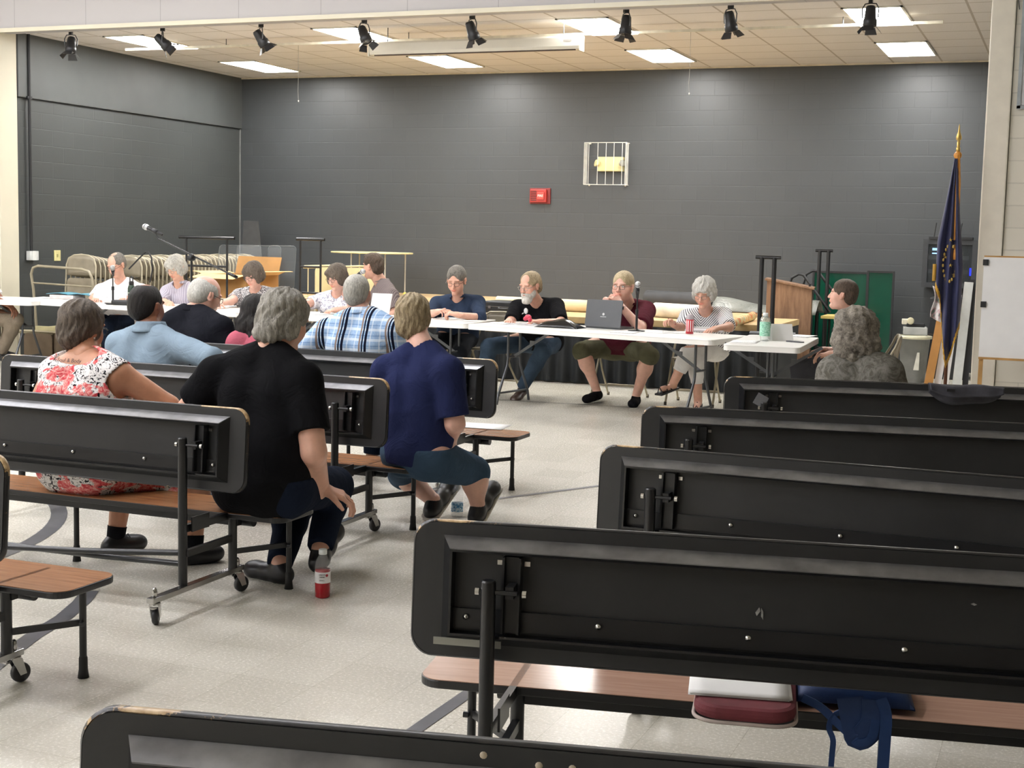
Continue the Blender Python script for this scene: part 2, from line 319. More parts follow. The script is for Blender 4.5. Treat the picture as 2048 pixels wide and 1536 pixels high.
def make_bench(seatmat=m_oak):
    # local: x along bench, y = facing (front, seat side +), origin under the backrest foot line
    r=root('cafeteria_bench',(0,0,0),0,'x','bench')
    tilt=R(-4); zc=.665; hh=.335
    def BT(): # backrest transform: local x across, y up, z thickness toward the front
        return Matrix.Translation((0,-.02,zc))@Matrix.Rotation(tilt,4,'X')@Matrix.Rotation(R(90),4,'X')
    T=BT(); out=rrect(2*BL,hh,.055,8); g=G(); n=len(out)
    g.prism([(x*.9985,y*.99) for x,y in out],.0025,T) ; p=g.build('backrest',m_lam,r)
    # board core (front laminate) and worn edge
    g=G(); vs=[]; 
    for i,(x,y) in enumerate(out):
        for z,k in((.001,.0),(-.003,.004),(-.018,.004),(-.022,.0)): 
            sx=1+ (k/abs(x) if abs(x)>.01 else 0); vs.append((x*(1+k/BL),y*(1+k/.17),z))
    fs=[]
    for i in range(n):
        for j in range(3): a=i*4+j; b=((i+1)%n)*4+j; fs.append((a,b,b+1,a+1))
    g.add(vs,fs,True,T); 
    g.prism(rrect(2*BL-.002,hh-.002,.055,8),.0205,T@Matrix.Translation((0,0,-.021))); eg=g.build('edge_band',m_edge,p)
    # rim channel on the rear face
    g=G(); w2,h2=BL-.075,hh/2-.035; dz=.052
    RT=T@Matrix.Translation((0,0,.003))
    def bx(c,d): 
        m3=RT.to_3x3(); g.box(RT@Vector(c),d,m3)
    dz=.042; dr=.026; o4=[(-w2,-h2),(w2,-h2),(w2,h2),(-w2,h2)]; i4=[(-w2+dr,-h2+dr),(w2-dr,-h2+dr),(w2-dr,h2-dr),(-w2+dr,h2-dr)]; j4=[(x*(1-.006/abs(x)),y*(1-.006/abs(y))) for x,y in i4]
    vs=[RT@Vector((x,y,-.002)) for x,y in o4]+[RT@Vector((x,y,dz)) for x,y in i4]+[RT@Vector((x,y,dz)) for x,y in j4]+[RT@Vector((x,y,-.002)) for x,y in j4]
    fs=[(k,(k+1)%4,4+(k+1)%4,4+k) for k in range(4) if k!=2]+[(4+k,4+(k+1)%4,8+(k+1)%4,8+k) for k in range(4)]+[(8+k,8+(k+1)%4,12+(k+1)%4,12+k) for k in range(4)]
    g.add(vs,fs); g.build('rim_channel',m_gloss,r); g=G(); g.add([vs[k] for k in(2,3,7,6)]+[RT@Vector((x,y,z)) for x,y,z in((w2,h2+.0025,.001),(-w2,h2+.0025,.001),(-w2+dr,h2-dr+.003,dz+.002),(w2-dr,h2-dr+.003,dz+.002))],[(0,1,2,3),(4,7,6,5),(0,4,5,1),(2,6,7,3),(1,5,6,2),(3,7,4,0)]); g.build('top_flange',m_flange,r)
    h2-=.034
    g=G()
    for x in(-.935,.995): bx((x,0,.012),(.045,2*h2-.01,.022)); bx((x-.02,0,.024),(.006,2*h2-.01,.03)); bx((x+.02,0,.024),(.006,2*h2-.01,.03))
    bx((0,-h2+.03,.006),(2*w2-.02,.05,.008))
    g.build('panel_rail',m_blkmetal,r)
    for i,x in enumerate((-1.05,-.72,-.36,0,.36,.72,1.05)):
        g=G(); q=RT@Vector((x,-h2+.035,.012)); nrm=RT.to_3x3()@Vector((0,0,1)); g.lathe([(.0085,0),(.0085,.003),(.006,.007),(0,.009)],q,nrm,10); g.build('bolt',m_bolt,r)
    for x in(-.935,.995):
        for s in(-1,1):
            g=G(); q=RT@Vector((x+s*.034,h2-.022,.003)); g.box(q,(.014,.008,.012)); g.build('bracket',m_bolt,r)
    # seat plank
    g=G(); so=rrect(2*BL+.08,.30,.06,8); g.m=0; g.prism(so,.002,Matrix.Translation((0,.34,.358))); sp=g.build('seat',seatmat,r)
    g=G(); g.prism([(x*1.0025,y*1.01) for x,y in so],.024,Matrix.Translation((0,.34,.3345))); g.build('edge_band',m_edge2,sp,bev=.004)
    g=G(); g.bar((-BL+.2,.25,.315),(BL-.2,.25,.315),.03,.035); g.bar((-BL+.2,.43,.315),(BL-.2,.43,.315),.03,.035); g.cyl((-BL+.16,.30,.31),(BL-.16,.30,.31),.024); g.build('seat_rail',m_blkmetal,r)
    # end frames: post, second upright, braces, chrome bar with two casters
    for s in(-1,1):
        x=s*.965
        g=G(); g.cyl((x-.017,-.10,.115),(x-.017,-.10,.71),.0185,n=18); g.cyl((x-.017,-.10,.71),(x-.017,-.10,.714),.0185,.015,n=18); g.build('post',m_blkmetal,r)
        g=G(); g.cyl((x-.045,-.10,.685),(x+.055,-.10,.685),.006,n=8); g.bar((x+.035,-.10,.685),(x+.035,-.05,.685),.02,.03); g.box((x+.012,-.02,.36),(.006,.12,.06)); g.build('bracket',m_blkmetal,r)
        for sg in(-1,1): g=G(); c0=x-.017+(.062 if sg>0 else -.0); g.cyl((c0+sg*.022,-.10,.685),(c0+sg*.032,-.10,.685),.010,n=10); g.build('bolt',m_bolt,r)
        g=G(); g.cyl((x,.235,.115),(x,.235,.335),.019,n=18); g.build('upright',m_blkmetal,r)
        g=G(); g.bar((x,-.10,.245),(x,.235,.245),.02,.028); g.bar((x-.01,-.11,.345),(x,.45,.345),.02,.03); g.build('frame_brace',m_blkmetal,r)
        g=G(); g.bar((x,-.34,.105),(x,.30,.105),.034,.022); g.build('caster_bar',m_chrome,r,bev=.002)
        for yy,rot in((-.31,25*s),(.27,-20*s)):
            g=G(); m3=Matrix.Rotation(R(rot),3,'Z'); c=Vector((x,yy,0))
            L=lambda px,py,pz:c+m3@Vector((px,py,pz))
            g.lathe([(.010,.118),(.011,.128),(.009,.146),(.004,.152),(0,.153)],c,(0,0,1),12); g.lathe([(.022,.086),(.024,.090),(.022,.094)],c,(0,0,1),14)
            for sg in(-1,1): g.add([L(sg*.016,-.018,.088),L(sg*.016,.020,.088),L(sg*.016,.036,.032),L(sg*.016,.012,.028),L(sg*.019,-.018,.088),L(sg*.019,.020,.088),L(sg*.019,.036,.032),L(sg*.019,.012,.028)],[(0,1,2,3),(7,6,5,4),(0,4,5,1),(1,5,6,2),(2,6,7,3),(3,7,4,0)])
            g.box(L(0,-.03,.078),(.02,.02,.005)); cs=g.build('caster',m_chrome,r)
            g=G(); g.lathe([(.008,-.012),(.028,-.012),(.0335,-.008),(.0345,0),(.0335,.008),(.028,.012),(.008,.012)],L(0,.022,.0347),m3@Vector((1,0,0)),22); g.build('wheel',m_wheel,cs)
    # legs under the front of the seat
    for x in(-1.13,0,1.13) if True else ():
        g=G(); g.cyl((x,.42,.02),(x,.42,.335),.0125,n=16); lg=g.build('leg',m_blkmetal,r)
        g=G(); g.lathe([(.0135,.075),(.0150,.068),(.0155,.03),(.0195,.0),(0,.0)][::-1],(x,.42,0),(0,0,1),16); g.build('rubber_foot',m_rubber,lg)
    for s in(-1,1):
        g=G(); g.bar((s*.965,.235,.185),(s*1.125,.415,.195),.012,.022); g.cyl((s*1.135,.40,.195),(s*1.150,.40,.195),.009,n=8); g.build('leg_brace',m_blkmetal,r)
    g=G(); g.tube([(-.96,-.10,.135),(-.5,-.12,.15),(0,-.13,.18),(.5,-.12,.21),(.94,-.10,.245)],.0125); g.build('cross_brace',m_blkmetal,r)
    g=G(); g.tube([(.94,-.10,.20),(.5,-.085,.185),(0,-.08,.18),(-.5,-.085,.20),(-.98,-.10,.235)],.0125); g.build('cross_brace',m_blkmetal,r)
    return r
bench=make_bench(); bench2=None
ROWS=[]
def put_bench(src,x,y,deg,label,group,first):
    b=src if first else dup(src); b.location=(x,y,0); b.rotation_euler=(0,0,R(deg)); b['label']=label; b['group']=group; ROWS.append(b); return b
XE=-2.985+.0; XC=XE-BL-.04+.01
gl='benches on the left side of the aisle'; gr='benches on the right side of the aisle'
# left block: seat front edges measured at the right ends; rows A (near) to D (far)
put_bench(bench,XC,3.385,0,'black-backed bench cut off by the left edge of the photo, bare oak seat end',gl,True)
put_bench(bench,XC,4.745,0,'black-backed bench carrying the floral-dress woman and the man in a black t-shirt',gl,False)
put_bench(bench,XC-.06,6.10,0,'black-backed bench under the light-blue-shirt man and the woman in royal blue',gl,False)
put_bench(bench,XC-.03,7.42,0,'black-backed bench under the dark-suit man and plaid-shirt man, nearest the panel tables on the left',gl,False)
def rb(px,py,qx,qy,deg,label):
    a=Pz(px,py,.83); d=Vector((math.cos(R(deg)),math.sin(R(deg)),0)); c=a+d*(BL); c-=Vector((-math.sin(R(deg)),math.cos(R(deg)),0))*(-.035)
    return put_bench(bench,c.x,c.y,deg,label,gr,False)
def rang(px,py,qx,qy):
    a=Pz(px,py,.832); b=Pz(qx,qy,.832); return math.degrees(math.atan2(b.y-a.y,b.x-a.x))
RB=[]
for px,py,qx,qy,lb in ((148,1430,1000,1506,'nearest black-backed bench, cropped by the bottom edge, tan worn corner at its left'),
    (826,1045,2048,1122,'black-backed bench with a maroon cushion and blue backpack on its pale seat'),
    (1198,893,2048,962,'black-backed bench on the right, second in front of the camouflage-jacket person'),
    (1284,815,2048,851,'black-backed bench on the right, directly in front of the one the camouflage-jacket person uses'),
    (1450,755,2048,778,'black-backed bench under the curly-haired person, grey jacket over its back')):
    RB.append(rb(px,py,qx,qy,rang(px,py,qx,qy),lb))
# the pale seat laminate of the bench with the cushion
for ch in RB[1].children:
    if ch.name.startswith('seat') and not ch.name.startswith('seat_rail'): ch.data=ch.data.copy(); ch.data.materials[0]=m_oak2
# grey patch sticker on the farthest right bench
g=G(); q=RB[4]; g.box((0,0,0),(.062,.003,.062),Matrix.Rotation(R(28),3,'Y')); o=g.build('sticker',mat('grey_sticker','6d6e70',.6),q); o.location=(-1.00,-.066,.72)
g=G(); g.box((0,0,0),(.17,.003,.018)); o=g.build('label_strip',mat('pale_tape','8b8a80',.6),RB[1]); o.location=(-1.04,-.066,.545)
for k,x in enumerate((-.60,-.52,-.475,-.42,-.35)):
    g=G(); g.lathe([(.0055,0),(.0045,.0012),(0,.0016)],(0,0,0),(0,-1,0),10); o=g.build('chip',mat('bare_chip','b5a892',.6,var=.2),RB[0]); o.location=(x+.02,-.028-.01*(k%2),.822-.004*k)

for k,(x,z,w_,h_,a) in enumerate(((-.34,.665,.010,.022,20),(-.33,.66,.006,.030,-8),(-.25,.60,.020,.010,25),(-.23,.61,.007,.020,50),(-.42,.61,.010,.014,-40),(.15,.72,.014,.006,10),(.34,.64,.010,.006,0))):
    g=G(); w_*=.5; h_*=.5; g.add([(-w_,0,-h_*.4),(w_*.3,0,-h_),(w_,0,h_*.3),(-w_*.2,0,h_),(-w_,-.0008,-h_*.4),(w_*.3,-.0008,-h_),(w_,-.0008,h_*.3),(-w_*.2,-.0008,h_)],[(4,5,6,7),(0,3,2,1),(0,1,5,4),(1,2,6,5),(2,3,7,6),(3,0,4,7)],False,Matrix.Rotation(R(a),4,'Y')); o=g.build('scuff_mark',mat('pale_scuff','8f8f8b',.6,var=.3,vs=60),RB[1]); o.location=(x,-.026-.0*z-.07*(z-.665),z)
# ================================================================ TABLES AND CHAIRS OF THE PANEL
m_tbl=mat('white_blow_moulded_plastic','eceae4',.35,var=.01,bump=.03,bs=260); m_leg=mat('grey_steel_tube','55575a',.35,.6,var=.08)
m_beige=mat('beige_enamel_steel','8d8471',.38,.1,var=.08); m_beigetube=mat('beige_enamel_tube','9a917b',.35,.2,var=.06); m_cream2=mat('cream_enamel_steel','d8cda4',.4,var=.04)
m_brown=mat('brown_enamel_steel','6b5b49',.4,.1,var=.1); m_tip=mat('chair_rubber_tip','3a342e',.7)
TZ=.74
def make_table(label,cx,cy,deg,L,W):
    r=root('folding_table',(cx,cy,0),R(deg),label,'table','white folding tables of the panel')
    g=G(); g.prism(rrect(L,W,.05,6),.014,Matrix.Translation((0,0,TZ-.014))); 
    o=g.build('tabletop',m_tbl,r,bev=.005)
    g=G(); a=rrect(L,W,.05,6); b=rrect(L-.05,W-.05,.04,6); n=len(a); vs=[(x,y,TZ-.012) for x,y in a]+[(x,y,TZ-.048) for x,y in a]+[(x,y,TZ-.048) for x,y in b]+[(x,y,TZ-.012) for x,y in b]
    fs=[]
    for i in range(n):
        j=(i+1)%n
        for k in range(3): fs.append((k*n+i,k*n+j,(k+1)*n+j,(k+1)*n+i))
    g.add(vs,fs); g.build('table_skirt_rim',m_tbl,o)
    for s in(-1,1):
        x=s*(L/2-.28); g=G(); w=W/2-.11
        for q in(-1,1): g.tube([(x,q*.10,TZ-.04),(x,q*.10,.42),(x,q*.11,.36),(x,q*(w-.02),.10),(x,q*w,.012)],.0125,8)
        g.cyl((x,-.1,.44),(x,.1,.44),.010,n=8); g.cyl((x,-w*.93,.115),(x,w*.93,.115),.010,n=8); g.cyl((x,-.15,TZ-.045),(x,.15,TZ-.045),.0125,n=8)
        lg=g.build('leg',m_leg,r); g=G(); g.bar((x,0,.44),(x-s*.42,0,TZ-.04),.008,.024); g.box((x-s*.2,0,.58),(.05,.012,.03)); g.build('leg_brace',m_leg,lg)
    return r
# corners measured on the photograph at table height
def tb(a,b,W,label,L=None):
    d=(b-a); L=L or d.length; d.normalize(); nrm=Vector((-d.y,d.x,0)); c=a+d*(L/2)+nrm*(W/2); return make_table(label,c.x,c.y,math.degrees(math.atan2(d.y,d.x)),L,W)
pT=[Pz(72,600,TZ),Pz(476,626,TZ),Pz(931,647.5,TZ),Pz(1436,681,TZ)]
a=Pz(66,603,TZ); tb(a-Vector((2.33,.30,0)),a+Vector((-.04,0,0)),.76,'white folding table running off the left edge of the photo')
a,b=Vector((-10.36,12.12,0)),Vector((-7.60,11.76,0)); tb(a,b,.76,'white folding table with the teal binder and the dark green flask')
tb(Vector((-7.54,11.71,0)),Vector((-5.13,11.74,0)),.76,'white folding table in front of the floral-top woman and the striped-shirt man')
tb(Vector((-5.11,11.68,0)),Vector((-2.70,11.19,0)),.76,'white folding table with the open laptop and the red cup on it')
make_table('small white folding table with the green-label bottle, in front of the lectern',-2.255,11.46,3,.60,1.30)
def make_chair(m,mt,fold=0):
    # facing +y, origin on floor below the seat centre
    r=root('folding_chair',(0,0,0),0,'x','chair'); g=G()
    for s in(-1,1): pass
    pts=[(-.225,.24,.01),(-.222,.05,.36),(-.215,-.14,.70),(-.20,-.165,.76),(-.16,-.178,.785),(0,-.182,.792),(.16,-.178,.785),(.20,-.165,.76),(.215,-.14,.70),(.222,.05,.36),(.225,.24,.01)]
    g.tube(pts,.011,8); g.cyl((-.222,.165,.14),(.222,.165,.14),.008,n=8); g.build('front_frame',mt,r)
    for s in(-1,1):
        g=G(); g.tube([(s*.20,.08,.43),(s*.20,0,.27),(s*.205,-.21,.01)],.010,8); lg=g.build('leg',mt,r)
        g=G(); g.cyl((s*.205,-.212,0),(s*.205,-.208,.03),.014,n=8); g.cyl((s*.225,.242,0),(s*.225,.236,.03),.014,n=8); g.build('rubber_tip',m_tip,lg)
    g=G(); g.tube([(-.2,-.15,.10),(-.19,-.145,.115),(.19,-.145,.115),(.2,-.15,.10)],.008,8); g.build('stretcher',mt,r)
    g=G(); g.prism(rrect(.39,.38,.05,5),.018,Matrix.Translation((0,.03,.425))@Matrix.Rotation(R(2),4,'X')); g.build('seat',m,r,bev=.004)
    g=G(); g.grid(lambda u,v:((u-.5)*.40,-.155-.02*(1-(2*u-1)**2)-.03*v,.585+.195*v-.03*(abs(2*u-1)**6)*v),14,5,True,.006); g.build('backrest',m,r)
    return r
ch=make_chair(m_beige,m_beigetube)
def chair(src,x,y,deg,label,first=False):
    c=src if first else dup(src); c.location=(x,y,0); c.rotation_euler=(0,0,R(deg)); c['label']=label; c['group']='beige folding chairs of the panel'; return c
chair(ch,-5.28,12.75,170,'beige folding chair behind the bearded man',True)
chair(ch,-4.72,13.02,205,'beige folding chair standing empty-backed beside the bearded man on his right side') if False else None
chair(ch,-4.02,12.98,178,'beige folding chair under the man in a maroon polo')
chair(ch,-3.27,12.92,182,'beige folding chair under the white-haired woman in stripes')
chair(ch,-6.06,12.92,178,'beige folding chair under the man in the navy shirt')
chair(ch,-6.98,12.85,150,'beige folding chair under the man with the striped shirt seen side-on')
chair(ch,-7.62,12.80,180,'beige folding chair under the woman in the floral top')
chair(ch,-8.62,12.85,180,'beige folding chair under the woman in a black-and-white print top')
chair(ch,-9.53,12.95,182,'beige folding chair under the grey-bobbed woman in a pale striped shirt')
chair(ch,-10.25,12.98,184,'beige folding chair under the balding man in a white t-shirt')
chair(ch,-1.50,12.08,100,'beige folding chair under the dark-haired man seen in profile')
# ================================================================ ROW OF STORED FOLDING CHAIRS ON A RACK
def folded(m,mt):
    r=root('folding_chair',(0,0,0),0,'x','chair'); g=G()  # hangs flat in the xz plane, backrest up, faces -y
    g.tube([(-.20,0,.02),(-.205,0,.5),(-.20,0,.78),(-.17,0,.86),(-.10,0,.895),(0,0,.905),(.10,0,.895),(.17,0,.86),(.20,0,.78),(.205,0,.5),(.20,0,.02)],.011,8); g.build('frame',mt,r)
    g=G(); g.grid(lambda u,v:((u-.5)*.38,-.004-.012*(1-(2*u-1)**2),.66+.235*v-.05*(abs(2*u-1)**5)*v),12,5,True,.004); g.build('backrest',m,r)
    g=G(); g.prism(rrect(.36,.40,.05,5,0,.43),.014,Matrix.Translation((0,.002,0))@Matrix.Rotation(R(90),4,'X')); g.build('seat',m,r)
    g=G(); g.tube([(-.175,.018,.62),(-.18,.02,.03)],.009,6); g.tube([(.175,.018,.62),(.18,.02,.03)],.009,6); g.cyl((-.18,.02,.12),(.18,.02,.12),.007,n=6); g.build('leg_frame',mt,r)
    return r
fc=folded(m_beige,mat('worn_beige_tube','b0a78f',.35,.2,var=.1))
N1=5; k=0; q=Py(158,509,13.35); z0=q.z-.905; x0=q.x; x1=Px(450,520,-10.95); x1=-10.95
for i in range(N1):
    c=fc if k==0 else dup(fc); k+=1; c.location=(x0-.012*i,13.35+.10*i,z0-.012*i); c.rotation_euler=(R(-3),0,R(4)); tag(c,'folded beige chair in the short batch at the near end of the chair rack','chair','folded chairs at the front of the rack')
for i in range(33):
    c=dup(fc); tt=i/32; c.location=(x0+.17+(x1-x0-.17)*tt,13.98+3.15*tt,z0-.02+.012*math.sin(i*1.7)); c.rotation_euler=(R(-4),0,R(5+2*math.sin(i))); tag(c,'folded beige chair in the long row hanging along the black left wall','chair','folded chairs in the long row on the rack')
q=Py(78,663,13.12)
for i in range(5):
    c=dup(fc); c.location=(q.x-.45+.12*i,13.12+.10*i,q.z-.205); c.rotation_euler=(0,R(90),R(2)); tag(c,'brown folded chair lying on its side low down by the chair rack','chair','brown chairs on their sides under the rack')
    for h in c.children:
        if h.name.startswith(('backrest','seat')): h.data=h.data.copy(); h.data.materials[0]=m_brown
r=root('chair_rack',(Py(122,600,13.2).x,13.2,0),0,'beige steel-tube rack with a looped end frame holding the folded chairs','rack')
g=G(); g.tube([(-.36,0,.33),(-.40,0,.80),(-.43,-.0,.98),(-.40,0,1.05),(-.33,0,1.075),(.30,0,1.055),(.40,0,1.03),(.445,0,.96),(.46,0,.85),(.42,0,.33)],.016,10); g.build('end_frame',m_beigetube,r)
g=G(); g.cyl((-.415,0,.875),(.45,0,.855),.011,n=8); g.build('cross_rail',m_beigetube,r)
g=G(); g.bar((-.36,0,.345),(.42,0,.345),.05,.05); g.bar((-.30,.02,.33),(-.9,4.2,.33),.045,.05); g.bar((.38,.02,.33),(-.2,4.2,.33),.045,.05); g.build('base_rail',mat('cream_enamel_tube','c9bf93',.4),r)
for x,y in((-.34,.05),(.36,.05),(-.9,4.1),(-.25,4.1)):
    g=G(); g.cyl((x,y,.05),(x,y,.33),.015); c=g.build('leg',m_beigetube,r); g=G(); g.lathe([(.01,-.014),(.045,-.014),(.05,0),(.045,.014),(.01,.014)],(x,y,.05),(1,0,0),16); g.build('wheel',m_wheel,c)
# ================================================================ THINGS ON AND BEHIND THE STAGE
m_blk=mat('matt_black','1b1c1e',.5,var=.1)
def rail(name,p,q,zt,zb,label,cross=(),over=.07,parts=.013,cat='rail'):
    # two uprights, a top bar and cross bars; p, q are the feet
    p=Vector(p);q=Vector(q);c=(p+q)/2; r=root(name,(c.x,c.y,0),0,label,cat); p-=Vector((c.x,c.y,0)); q-=Vector((c.x,c.y,0)); d=(q-p).normalized()
    for a in(p,q):
        g=G(); g.cyl((a.x,a.y,zb),(a.x,a.y,zt),parts,n=12); g.build('upright',m_blk,r)
    g=G(); a=p-d*over; b=q+d*over; g.tube([(a.x,a.y,zt),(b.x,b.y,zt)],.018,10); g.build('top_bar',m_gloss,r)
    for z in cross: g=G(); g.cyl((p.x,p.y,z),(q.x,q.y,z),.013,n=8); g.build('cross_bar',m_blk,r)
    g=G(); g.bar((p.x-.0,p.y-.2,zb+.012),(p.x,p.y+.2,zb+.012),.03,.024); g.bar((q.x,q.y-.2,zb+.012),(q.x,q.y+.2,zb+.012),.03,.024); g.build('foot_bar',m_blk,r)
    return r
rail('rolling_stand',(Py(373,560,13.85).x,13.85,0),(Py(454,560,13.85).x,13.85,0),1.45,0,'tall black stand with a grey top bar beside the cardboard box',(1.12,.35),.10)
rail('rolling_stand',(Py(600,560,14.6).x,14.6,STZ),(Py(641,560,14.6).x,14.6,STZ),1.455,STZ,'thin black rectangular stand in front of the cream folding chair',(1.13,.82),.05)
rail('stage_handrail',(Py(1519,640,13.4).x,13.4,0),(Py(1544,640,13.4).x,13.4,0),1.40,0,'tall black double-post rail just left of the wooden lectern',(.3,),.06,.022)
rail('stage_handrail',(Py(1622,640,16.6).x,17.0,0),(Py(1640,640,16.6).x,17.0,0),1.46,0,'short-topped black double-post rail behind the lectern',(.3,),.05,.022)
for i,(a,b,c) in enumerate((((1575,640),(1583,548),(1660,625)),((1602,640),(1612,541),(1690,615)))):
    Yv=16.8+.3*i; g=G(); p0=Py(a[0],a[1]+60,Yv);p1=Py(b[0],b[1]+8,Yv);p1b=Py(b[0]+14,b[1],Yv);p2=Py(b[0]+24,b[1]+2,Yv);p3=Py(c[0],c[1],Yv); p0.z=.0; g.tube([p0,Py(a[0]+1,a[1]-60,Yv),p1,p1b,p2,p3],.017,8)
    o=g.build('stair_rail',m_blk); tag(o,'black bent tube handrail sloping down in front of the green boards, %s'%('left one' if i==0 else 'right one'),'rail','sloping tube handrails')
# grey tapered panel, clear sheets, cardboard box
g=G(); P=[Py(487,441,17.6),Py(515,442,17.6),Py(528,545,17.3),Py(480,545,17.3)]; P[2].z=P[3].z=STZ; g.add([*P,*[p+Vector((0,.03,0)) for p in P]],[(0,1,2,3),(7,6,5,4),(0,4,5,1),(1,5,6,2),(2,6,7,3),(3,7,4,0)]); tag(g.build('tapered_panel',mat('grey_felt_panel','3d3d3c',.9,var=.06)),'grey tapered panel leaning in the back left corner','panel')
t=NT('clear_acrylic',.03); t.b.inputs['Transmission Weight'].default_value=.0; t.b.inputs['Alpha'].default_value=.16; t.col('c9d2d6'); t.l(t.math('ADD',t.math('MULTIPLY',t.noise(t.co(),2,2),.04),.03),t.b.inputs['Alpha']); m_acr=t.m; m_acre=mat('acrylic_edge','6f777a',.2,Alpha=.6)
for i,(x0,x1,y0,Yv) in enumerate(((436,520,490,14.95),(471,560,490,14.85),(534,590,491,14.75))):
    a=Py(x0,y0,Yv); b=Py(x1,y0+1,Yv); w=b.x-a.x; h=a.z-STZ; g=G(); T=Matrix.Translation(((a.x+b.x)/2,Yv,STZ+h/2+.004))@Matrix.Rotation(R(84),4,'X'); g.prism(rrect(w,h,.05,6),.005,T)
    o=g.build('clear_sheet',m_acr); tag(o,'clear acrylic sheet standing behind the cardboard box, '+('leftmost of three','middle of three','rightmost of three')[i],'plastic sheet','clear acrylic sheets'); g=G(); g.tube([T@Vector((x,y,.0025)) for x,y in rrect(w,h,.05,6)]+[T@Vector((w/2,h/2-.05,.0025))],.0035,6); g.build('sheet_rim',m_acre,o)
m_card=mat('corrugated_cardboard','b58a55',.8,var=.08,vs=3,bump=.06,bs=40); m_card2=mat('cardboard_inner','d9b682',.8,var=.05)
r=root('cardboard_box',(-9.30,14.45,STZ),R(-12),'open brown cardboard box on the stage behind the woman in the print top','box'); bw,bd,bh=.72,.55,.31
g=G(); 
for s in(-1,1): g.box((s*bw/2,0,bh/2),(.006,bd,bh)); g.box((0,s*bd/2,bh/2),(bw,.006,bh))
g.box((0,0,.004),(bw,bd,.008)); g.build('carton',m_card,r)
for s,ax,a in((-1,'y',12),(1,'y',-75),(-1,'x',8),(1,'x',-6)):
    g=G()
    if ax=='y':
        L=.22; an=R(a) if s<0 else R(-a); dy=s*L*math.cos(R(abs(a))); dz=-L*math.sin(R(a)) if a>0 else L*math.sin(R(-a)); y=s*bd/2; g.grid(lambda u,v:((u-.5)*bw,y+dy*v,bh+dz*v+.002),2,2,False,.005)
    else:
        L=.24; x=s*bw/2; g.grid(lambda u,v:(x+s*L*v,(u-.5)*bd,bh+(.03 if s<0 else .05)*math.sin(v*2)+.002),2,4,False,.005)
    g.build('flap',m_card2 if a!=-75 else m_card,r)
# cream folding chairs by the black stand
c2=folded(m_cream2,m_cream2); q=Py(606,558,15.2); c2.location=(q.x,15.2,STZ+.215); c2.rotation_euler=(0,R(90),R(80)); tag(c2,'cream folded chair lying on its side on the stage behind the thin black stand','chair','cream folded chairs on the stage')
c3=dup(c2); q=Py(668,558,15.4); c3.location=(q.x,15.4,STZ+.215); c3['label']='cream folded chair on the stage half hidden behind the floral-top woman'
# round table
r=root('round_table',(-8.80,16.9,STZ),0,'round cream-edged folding table on stage against the back wall','table')
g=G(); g.lathe([(0,0),(.55,0),(.555,.006),(.555,.014),(.55,.018),(0,.018)],(0,0,.57),(0,0,1),48); g.build('tabletop',mat('cream_table_edge','d9cf9a',.4),r)
for a in(20,140,260,320):
    g=G(); x,y=.45*math.cos(R(a)),.45*math.sin(R(a)); g.cyl((x,y,.05),(x,y,.57),.010,n=10); l=g.build('leg',mat('white_steel_tube','b9b8b0',.35,.4),r); g=G(); g.lathe([(0,0),(.03,0),(.034,.02),(.016,.055),(0,.06)],(x,y,0),(0,0,1),14); g.build('foot_cap',mat('yellow_rubber_cap','d8c760',.5),l)
# mats, tarp, rolls, cases on the stage
def roll(name,a,b,rad,m,label,cat,spiral=True):
    a=Vector(a);b=Vector(b); g=G(); g.cyl(a,b,rad,n=26,cap=False); n=26; d=(b-a).normalized(); sd,u,_=frame(d)
    for p,s in((a,-1),(b,1)):
        pts=[p+sd*math.cos(t)*rad*(1-.11*t/2/PI)+u*math.sin(t)*rad*(1-.11*t/2/PI) for t in [2*PI*i/20 for i in range(130)]]
        g.tube(pts,.004,4)
    g.cyl(a+d*.004,b-d*.004,rad*.97,n=20); o=g.build(name,m); return tag(o,label,cat)
a=Pz(1268,610,STZ+.1); b=Pz(1368,612,STZ+.1); roll('rolled_mat',(a.x-.35,16.95,STZ+.105),(b.x-.02,16.7,STZ+.105),.105,mat('dark_grey_rubber_mat','38393b',.7),'dark grey rolled rubber mat on the stage behind the maroon-shirt man','mat')
def cyl_lab(): pass
a=Py(985,606,14.65); b=Py(1340,632,14.35)
t=NT('tan_paper_roll',.6); t.col(t.ramp(t.noise(t.co(),2,4),[(.3,'cdb88e'),(.7,'e2d1a8')])); m_tanroll=t.m
roll('paper_roll',(-6.25,15.2,STZ+.07),(-4.35,15.0,STZ+.07),.07,m_tanroll,'long tan roll lying on the stage behind the bearded man','roll')
roll('white_roll',(-4.2,14.75,STZ+.08),(-3.55,14.5,STZ+.08),.08,mat('off_white_roll','d8d0bd',.5),'off-white roll with dark end rings behind the striped-shirt woman','roll')
t=NT('map_print',.5); t.col(t.ramp(t.noise(t.co((3,3,3)),3,4,.6,1),[(.35,'8fa79b'),(.48,'d9cf9a'),(.56,'cf8f55'),(.66,'c25a3c'),(.75,'d9c27a')])); roll('rolled_poster',tuple(Pz(1452,650,STZ+.045)),tuple(Pz(1505,632,STZ+.045)),.045,t.m,'multicoloured rolled poster beside the striped-shirt woman','poster')
t=NT('grey_tarp',.35); n=t.noise(t.co(),3,5,.7,.8); t.col(t.ramp(n,[(.3,'63655f'),(.7,'8d8f88')])); t.bump(n,.5,.05)
g=G(); g.grid(lambda u,v:(-4.0+1.25*u,16.4+.75*v,STZ+.012+.16*math.sin(PI*min(1,v*1.25))*(.75+.25*math.sin(u*7+v*3))),24,12,True,.004); tag(g.build('folded_tarp',t.m),'folded grey plastic tarp on the stage left of the lectern','tarp')
